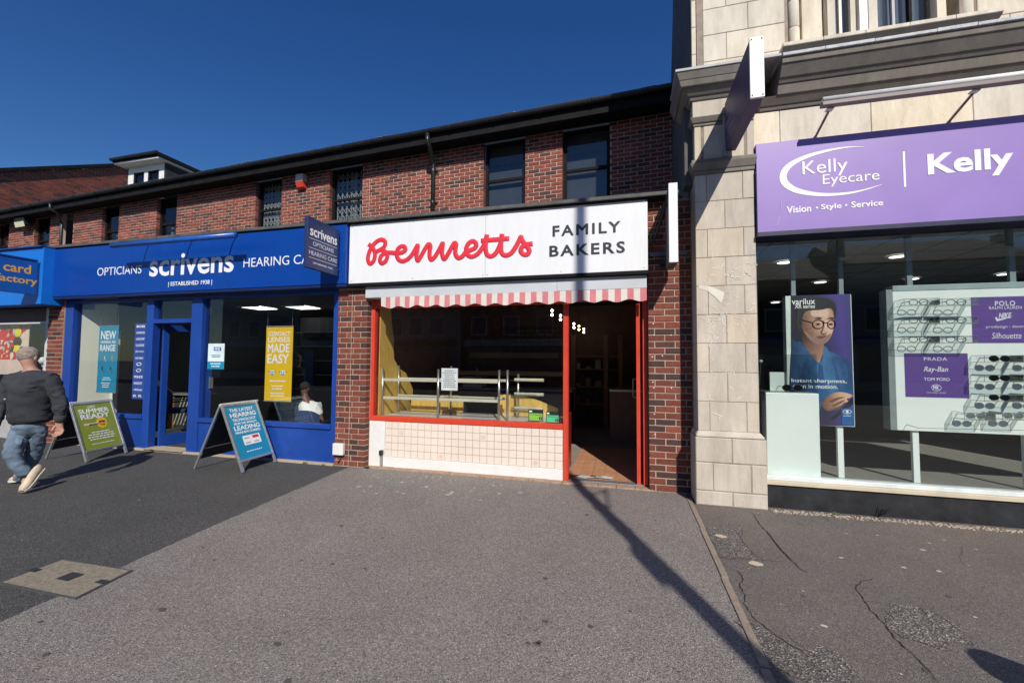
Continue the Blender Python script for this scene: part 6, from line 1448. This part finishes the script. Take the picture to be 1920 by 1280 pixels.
# ears, hair, face
mb = MB(); hc = V['hd1'].lerp(V['hd2'], .5)
for s in (-1, 1): mb.ball(hc+rt*(.083*s)-fw*.0+Vector((0,0,-.015)), .026, 10, .4, .7, 1.2)
mb.build('ear', SKIN, man, smooth=True)
mb = MB(); nh = 16
hair = MB().ball(hc+Vector((0,0,.018)), .093, 28, .96, 1.04, 1.06); hair.v = [(x, y, max(z, hc.z-.055)) for x, y, z in hair.v]; hair.build('cropped_hair', HAIRG, man, smooth=True)
nose = hc+fw*.10+Vector((-.02,0,-.03)); MB().ball(nose, .018, 8, .8, 1, 1.4).build('nose', SKIN, man, smooth=True)
for s in (-1, 1): MB().ball(hc+fw*.083+rt*(.03*s)+Vector((0,0,-.01)), .011, 8).build('eye', WHITE, man, smooth=True)
MB().tube([hc+fw*.083+rt*(-.025)+Vector((0,0,-.065)), hc+fw*.086+rt*.025+Vector((0,0,-.065))], .006, 6).build('mouth', M('lip', (.35,.13,.11), .5), man)
# sweatshirt
S = dict(hem=mp(57,797), wai=mp(58,774), che=mp(59,736), shc=mp(59,711), nk=mp(58,693,-.01), shl=mp(25,711), e1=mp(11,733,-.05), ell=mp(2,758,-.10), wrl=mp(-9,792,-.18), shr=mp(92,711), e2=mp(104,730,.02), elr=mp(113,754,.02), wrr=mp(113,783,.0))
SR = dict(hem=(.20,.15), wai=(.205,.155), che=(.215,.155), shc=(.17,.13), nk=(.085,.08), shl=(.10,.095), e1=.082, ell=.072, wrl=.056, shr=(.10,.095), e2=.080, elr=.070, wrr=.056)
K = list(S); I = {k: i for i, k in enumerate(K)}
SW = skin('sweatshirt', [S[k] for k in K], [(I[a], I[b]) for a, b in (('hem','wai'),('wai','che'),('che','shc'),('shc','nk'),('shc','shl'),('shl','e1'),('e1','ell'),('ell','wrl'),('shc','shr'),('shr','e2'),('e2','elr'),('elr','wrr'))], [SR[k] for k in K], CLOTHG, man, sub=3); rumple(SW, .016, 6); wrinkle(SW, .015, 5, (1,1,2.2)); wrinkle(SW, .010, 13, (1,1,1.6))
patch(SW, 'waistband', M('charcoal_rib', (.026,.028,.034), .95, bump=.8, bscale=300), man, lambda c, n: topx(c)[1] > 789, .004)
patch(SW, 'sleeve_print', M('faded_print_grey', (.35,.36,.38), .8), man, lambda c, n: n.dot(fw) < -.3 and (topx(c)[0]-10)**2/9+(topx(c)[1]-748)**2/4 < 1, .004)
for p, q_, nm in ((S['wrr'], V['wrr'], 'cuff'), (S['wrl'], V['wrl'], 'cuff')):
    d = (q_-p).normalized(); MB().tube([p-d*.03, p+d*.03, p+d*.045], [.050,.044,.040], 14).build(nm, CLOTHG, man, smooth=True)
# jeans
J = dict(w=mp(55,788), p=mp(55,802), hl=mp(40,812,-.03), tl=mp(28,838,-.10), kl=mp(21,858,-.14), cl=mp(38,878,-.10), al=mp(55,894,-.055), hr=mp(71,812,.05), tr=mp(66,838,.07), kr=mp(60,862,.08), cr=mp(46,884,.11), ar=mp(32,900,.12))
JR = dict(w=(.175,.13), p=(.18,.135), hl=.112, tl=.098, kl=.080, cl=.072, al=.066, hr=.106, tr=.090, kr=.076, cr=.068, ar=.060)
K = list(J); I = {k: i for i, k in enumerate(K)}
JE = o = skin('jeans', [J[k] for k in K], [(I[a], I[b]) for a, b in (('w','p'),('p','hl'),('hl','tl'),('tl','kl'),('kl','cl'),('cl','al'),('p','hr'),('hr','tr'),('tr','kr'),('kr','cr'),('cr','ar'))], [JR[k] for k in K], DENIM, man, sub=3); rumple(o, .008, 8); wrinkle(o, .011, 7, (1,1,2.0)); wrinkle(o, .006, 17, (1,1,1.8))
patch(JE, 'back_pocket', M('faded_denim_pocket', (.15,.21,.28), .9, var=.4, scale=20, bump=.6), man, lambda c, n: n.dot(fw) < -.2 and 28 < topx(c)[0] < 50 and 812 < topx(c)[1] < 834, .006)
patch(JE, 'back_pocket', MATS['faded_denim_pocket'], man, lambda c, n: n.dot(fw) < -.2 and 62 < topx(c)[0] < 84 and 812 < topx(c)[1] < 832, .006)
# shoes: near one heel raised with toe on the ground
def shoe(toe, heel, name='shoe', wv=None):
    d = (toe-heel); L_ = d.length; d.normalize(); s = (wv or Vector((0,0,1)).cross(d)).normalized(); u = d.cross(s).normalized()
    if u.z < 0: u = -u
    prof = [(0,.030,.055,.075),(.15,.036,.060,.085),(.35,.036,.050,.080),(.6,.045,.035,.058),(.85,.045,.028,.045),(1.0,.025,.020,.030)]
    mb = MB(); so_ = MB(); ru = []; rs = []
    for f_, w_, h0, h1 in prof:
        c = heel+d*(L_*f_); n = 12
        ru.append([c+s*w_*math.cos(a)+u*(.022+max(0, math.sin(a))*h1) for a in [2*math.pi*k/n for k in range(n)]])
        rs.append([c+s*(w_+.006)*x_+u*z_ for x_, z_ in ((-1,0),(1,0),(1,.026),(-1,.026))])
    for R_, B_ in ((ru, mb), (rs, so_)):
        n = len(R_[0]); b0 = len(B_.v)
        for q_ in R_: B_.v += [tuple(p) for p in q_]
        for i in range(len(R_)-1):
            for j in range(n): k = (j+1) % n; B_.f.append((b0+i*n+j, b0+i*n+k, b0+(i+1)*n+k, b0+(i+1)*n+j))
        B_.f.append(tuple(range(b0, b0+n))); B_.f.append(tuple(b0+(len(R_)-1)*n+j for j in range(n)))
    o = mb.build(name, SHOE, man, smooth=True, fix=True); so_.build('sole', SOLE, o, bevel=.004, fix=True)
g0 = gp(42,925); toe = Vector((g0[0]-.0, g0[1], .012)); heel = mp(73,888,-.04); shoe(toe, toe+(heel-toe).normalized()*.30)
g1 = gp(22,905); toe = Vector((g1[0]-.06, g1[1]+.02, .0)); shoe(toe, toe+Vector((.27,.06,.03)))
# seated child behind the glass
BY = .74
def bp(x, y, Y=BY): return f3(x, y, Y)
kid = thing('person', 'child in a white t-shirt sitting with their back to the optician window', 'person', (-4.95,BY,.45))
V = dict(pel=bp(585,815,.62), wai=bp(583,795,.64), che=bp(579,768,.68), nk=bp(573,744,.70), nk2=bp(571,739,.71), h1=bp(572,731,.72), h2=bp(571,722,.73), sl=bp(562,760,.70), el=bp(556,788,.80), wl=bp(566,800,.95), sr=bp(594,760,.72), er=bp(604,790,.74), wr=bp(606,806,.90), hl=bp(578,822,.72), kl=bp(572,822,1.10), al=bp(572,860,1.15), hr=bp(592,822,.72), kr=bp(590,822,1.10), ar=bp(590,860,1.15))
RV = dict(pel=(.12,.10), wai=(.11,.09), che=(.13,.10), nk=.048, nk2=.045, h1=(.070,.078), h2=(.066,.072), sl=.055, el=.036, wl=.026, sr=.055, er=.036, wr=.026, hl=.07, kl=.055, al=.04, hr=.07, kr=.055, ar=.04)
E_ = [('pel','wai'),('wai','che'),('che','nk'),('nk','nk2'),('nk2','h1'),('h1','h2'),('che','sl'),('sl','el'),('el','wl'),('che','sr'),('sr','er'),('er','wr'),('pel','hl'),('hl','kl'),('kl','al'),('pel','hr'),('hr','kr'),('kr','ar')]
hand(V, RV, E_, 'wr', V['wr'], Vector((.1,.6,-.5)), Vector((1,0,0)), .8, 'kr_')
hand(V, RV, E_, 'wl', V['wl'], Vector((.1,.6,-.3)), Vector((1,0,0)), .8, 'kl_')
K = list(V); I = {k: i for i, k in enumerate(K)}
skin('body', [V[k] for k in K], [(I[a], I[b]) for a, b in E_], [RV[k] for k in K], SKIND, kid)
hc = V['h1'].lerp(V['h2'], .5); hair = MB().ball(hc+Vector((0,0,.015)), .090, 16, .92, 1.0, .95); hair.v = [(x, y, max(z, hc.z-.03)) for x, y, z in hair.v]; hair.build('cropped_hair', HAIRD, kid, smooth=True)
mb = MB()
for s in (-1, 1): mb.ball(hc+Vector((s*.078,.0,-.02)), .02, 8, .4, .8, 1.2)
mb.build('ear', SKIND, kid, smooth=True); MB().ball(hc+Vector((0,.09,-.02)), .014, 8).build('nose', SKIND, kid, smooth=True)
S = dict(p=bp(584,812,.62), w=bp(583,795,.64), c=bp(579,770,.68), n=bp(574,750,.70), sl=bp(562,761,.70), el=bp(557,779,.76), sr=bp(594,761,.72), er=bp(601,780,.73))
SR = dict(p=(.145,.12), w=(.14,.115), c=(.15,.12), n=(.075,.07), sl=(.075,.07), el=.060, sr=(.075,.07), er=.060)
K = list(S); I = {k: i for i, k in enumerate(K)}
o = skin('tshirt', [S[k] for k in K], [(I[a], I[b]) for a, b in (('p','w'),('w','c'),('c','n'),('c','sl'),('sl','el'),('c','sr'),('sr','er'))], [SR[k] for k in K], M('white_cotton', (.78,.78,.76), .9, bump=.3, bscale=200), kid); rumple(o, .008, 12)
S = dict(p=V['pel'], hl=V['hl'], kl=V['kl'], cl=V['al'], hr=V['hr'], kr=V['kr'], cr=V['ar']); K = list(S); I = {k: i for i, k in enumerate(K)}
skin('trousers', [S[k] for k in K], [(I[a], I[b]) for a, b in (('p','hl'),('hl','kl'),('kl','cl'),('p','hr'),('hr','kr'),('kr','cr'))], [(.125,.11),.085,.07,.055,.085,.07,.055], M('dark_trousers', (.03,.03,.035), .9), kid)

# ================================================================== BEHIND THE CAMERA: what casts shadows and shows in the glass
def along(Y): return .641+(-2.93-Y)*.4214
LY = -6.6; LX = along(LY)+.03
t = thing('lamp_post', 'tall grey lamp post whose shadow crosses the pavement and white sign', 'lamp post', (LX,LY,0))
MB().lathe((LX,LY,0),[(.10,0),(.10,1.3),(.072,1.35),(.066,6.0),(.055,11.0)],18).build('post', M('galvanised_grey', (.30,.31,.32), .5, metal=.5), t, smooth=False)
MB().tube([(LX,LY,10.9),(LX,LY-.1,11.2),(LX,LY-1.0,11.4)], .04, 8).build('arm', MATS['galvanised_grey'], t)
MB().box(LX-.15,LX+.15,LY-1.7,LY-1.0,11.33,11.45).build('lantern', MATS['galvanised_grey'], t, bevel=.03)
Mx = Matrix.Translation((LX,LY,0)) @ Matrix.Rotation(AZ, 4, 'Z')
MB().poly([Mx@Vector(p) for p in ((-.055,-.02,3.78),(-.115,-.02,3.70),(-.128,-.02,3.82),(-.128,-.02,4.02),(-.09,-.02,4.12),(-.055,-.02,4.14))], Mx.to_3x3()@Vector((0,.12,0))).build('service_box', BLACKP, t, fix=True)
MB().tube([Mx@Vector((.04,0,4.80)),Mx@Vector((.26,0,5.32)),Mx@Vector((.30,0,5.36))], .016, 6).tube([Mx@Vector((.04,0,5.22)),Mx@Vector((.27,0,5.32))], .013, 6).build('basket_bracket', BLACKP, t)
for z in (4.42,4.55,4.85,5.2): MB().lathe((LX,LY,z),[(.062,0),(.078,0),(.078,.05),(.062,.05)],14).build('band_clamp', BLACKP, t)
bxx, byy = gp(1905,1262); d_ = 1.05/math.tan(EL)  # added out of view only to cast the rounded shadow at lower right
t = thing('shadow_post', 'added round topped bollard beyond the right edge of the picture', 'shadow_post', (bxx+d_*math.sin(AZ), byy-d_*math.cos(AZ), 0)); L0 = wl(t)
MB().lathe(L0,[(.10,0),(.10,.1),(.07,.12),(.07,.85),(.09,.88),(.13,.95),(.13,1.05),(.08,1.13),(0,1.15)],20).build('body', BLACKP, t, smooth=True)
OB = M('opposite_brick', (.16,.075,.055), .9, var=.25, scale=8); OW = M('opposite_render', (.42,.40,.36), .9)
rr = random.Random(17); x = -34
for k in range(9):
    w_ = rr.uniform(6.5,9.5); h_ = rr.uniform(5.2,7.6); lab = ['cream rendered','red brick'][k%2]
    t = thing('opposite_building', '%s shop across the road, number %s from the west, seen only in reflections' % (lab, ['one','two','three','four','five','six','seven','eight','nine'][k]), 'building', (x+w_/2,-24,0))
    mt = OW if k % 2 == 0 else OB; bx('wall', mt, t, x, x+w_-.05, -33, -24, -.1, h_, 0)
    MB().hexa([(x,-33,h_),(x+w_-.05,-33,h_),(x+w_-.05,-23.7,h_),(x,-23.7,h_)],[(x,-28.6,h_+2.2),(x+w_-.05,-28.6,h_+2.2),(x+w_-.05,-28.3,h_+2.2),(x,-28.3,h_+2.2)]).build('roof', ROOF, t)
    for j in range(3):
        a = x+.8+j*(w_-1.6)/3; f = bx('window', WHITE, t, a, a+1.2, -24.0+.001, -23.93, 3.4, 4.8, 0); bx('pane', M('far_glass', (.05,.06,.08), .1), f, a+.08, a+1.12, -23.929, -23.92, 3.48, 4.72, 0)
    bx('shop_window', M('far_glass', (0,0,0)), t, x+.5, x+w_-.6, -23.999, -23.95, .5, 2.5, 0); bx('shop_fascia', M('opp_f%d'%k, rr.choice(((.3,.05,.05),(.05,.1,.3),(.5,.5,.5),(.05,.2,.08))), .5), t, x+.3, x+w_-.4, -23.999, -23.85, 2.6, 3.1, 0)
    bx('chimney', OB, t, x+1, x+1.7, -28.8, -28.1, h_+1.6, h_+3.2, 0)
    x += w_
t = thing('church_spire', 'slim church spire beyond the shops across the road', 'church', (-9,-45,0))
bx('tower', OB, t, -11,-7,-47,-43,-.1,11,0); MB().lathe((-9,-45,11),[(2.6,0),(0,11)],8).build('spire', ROOF, t)
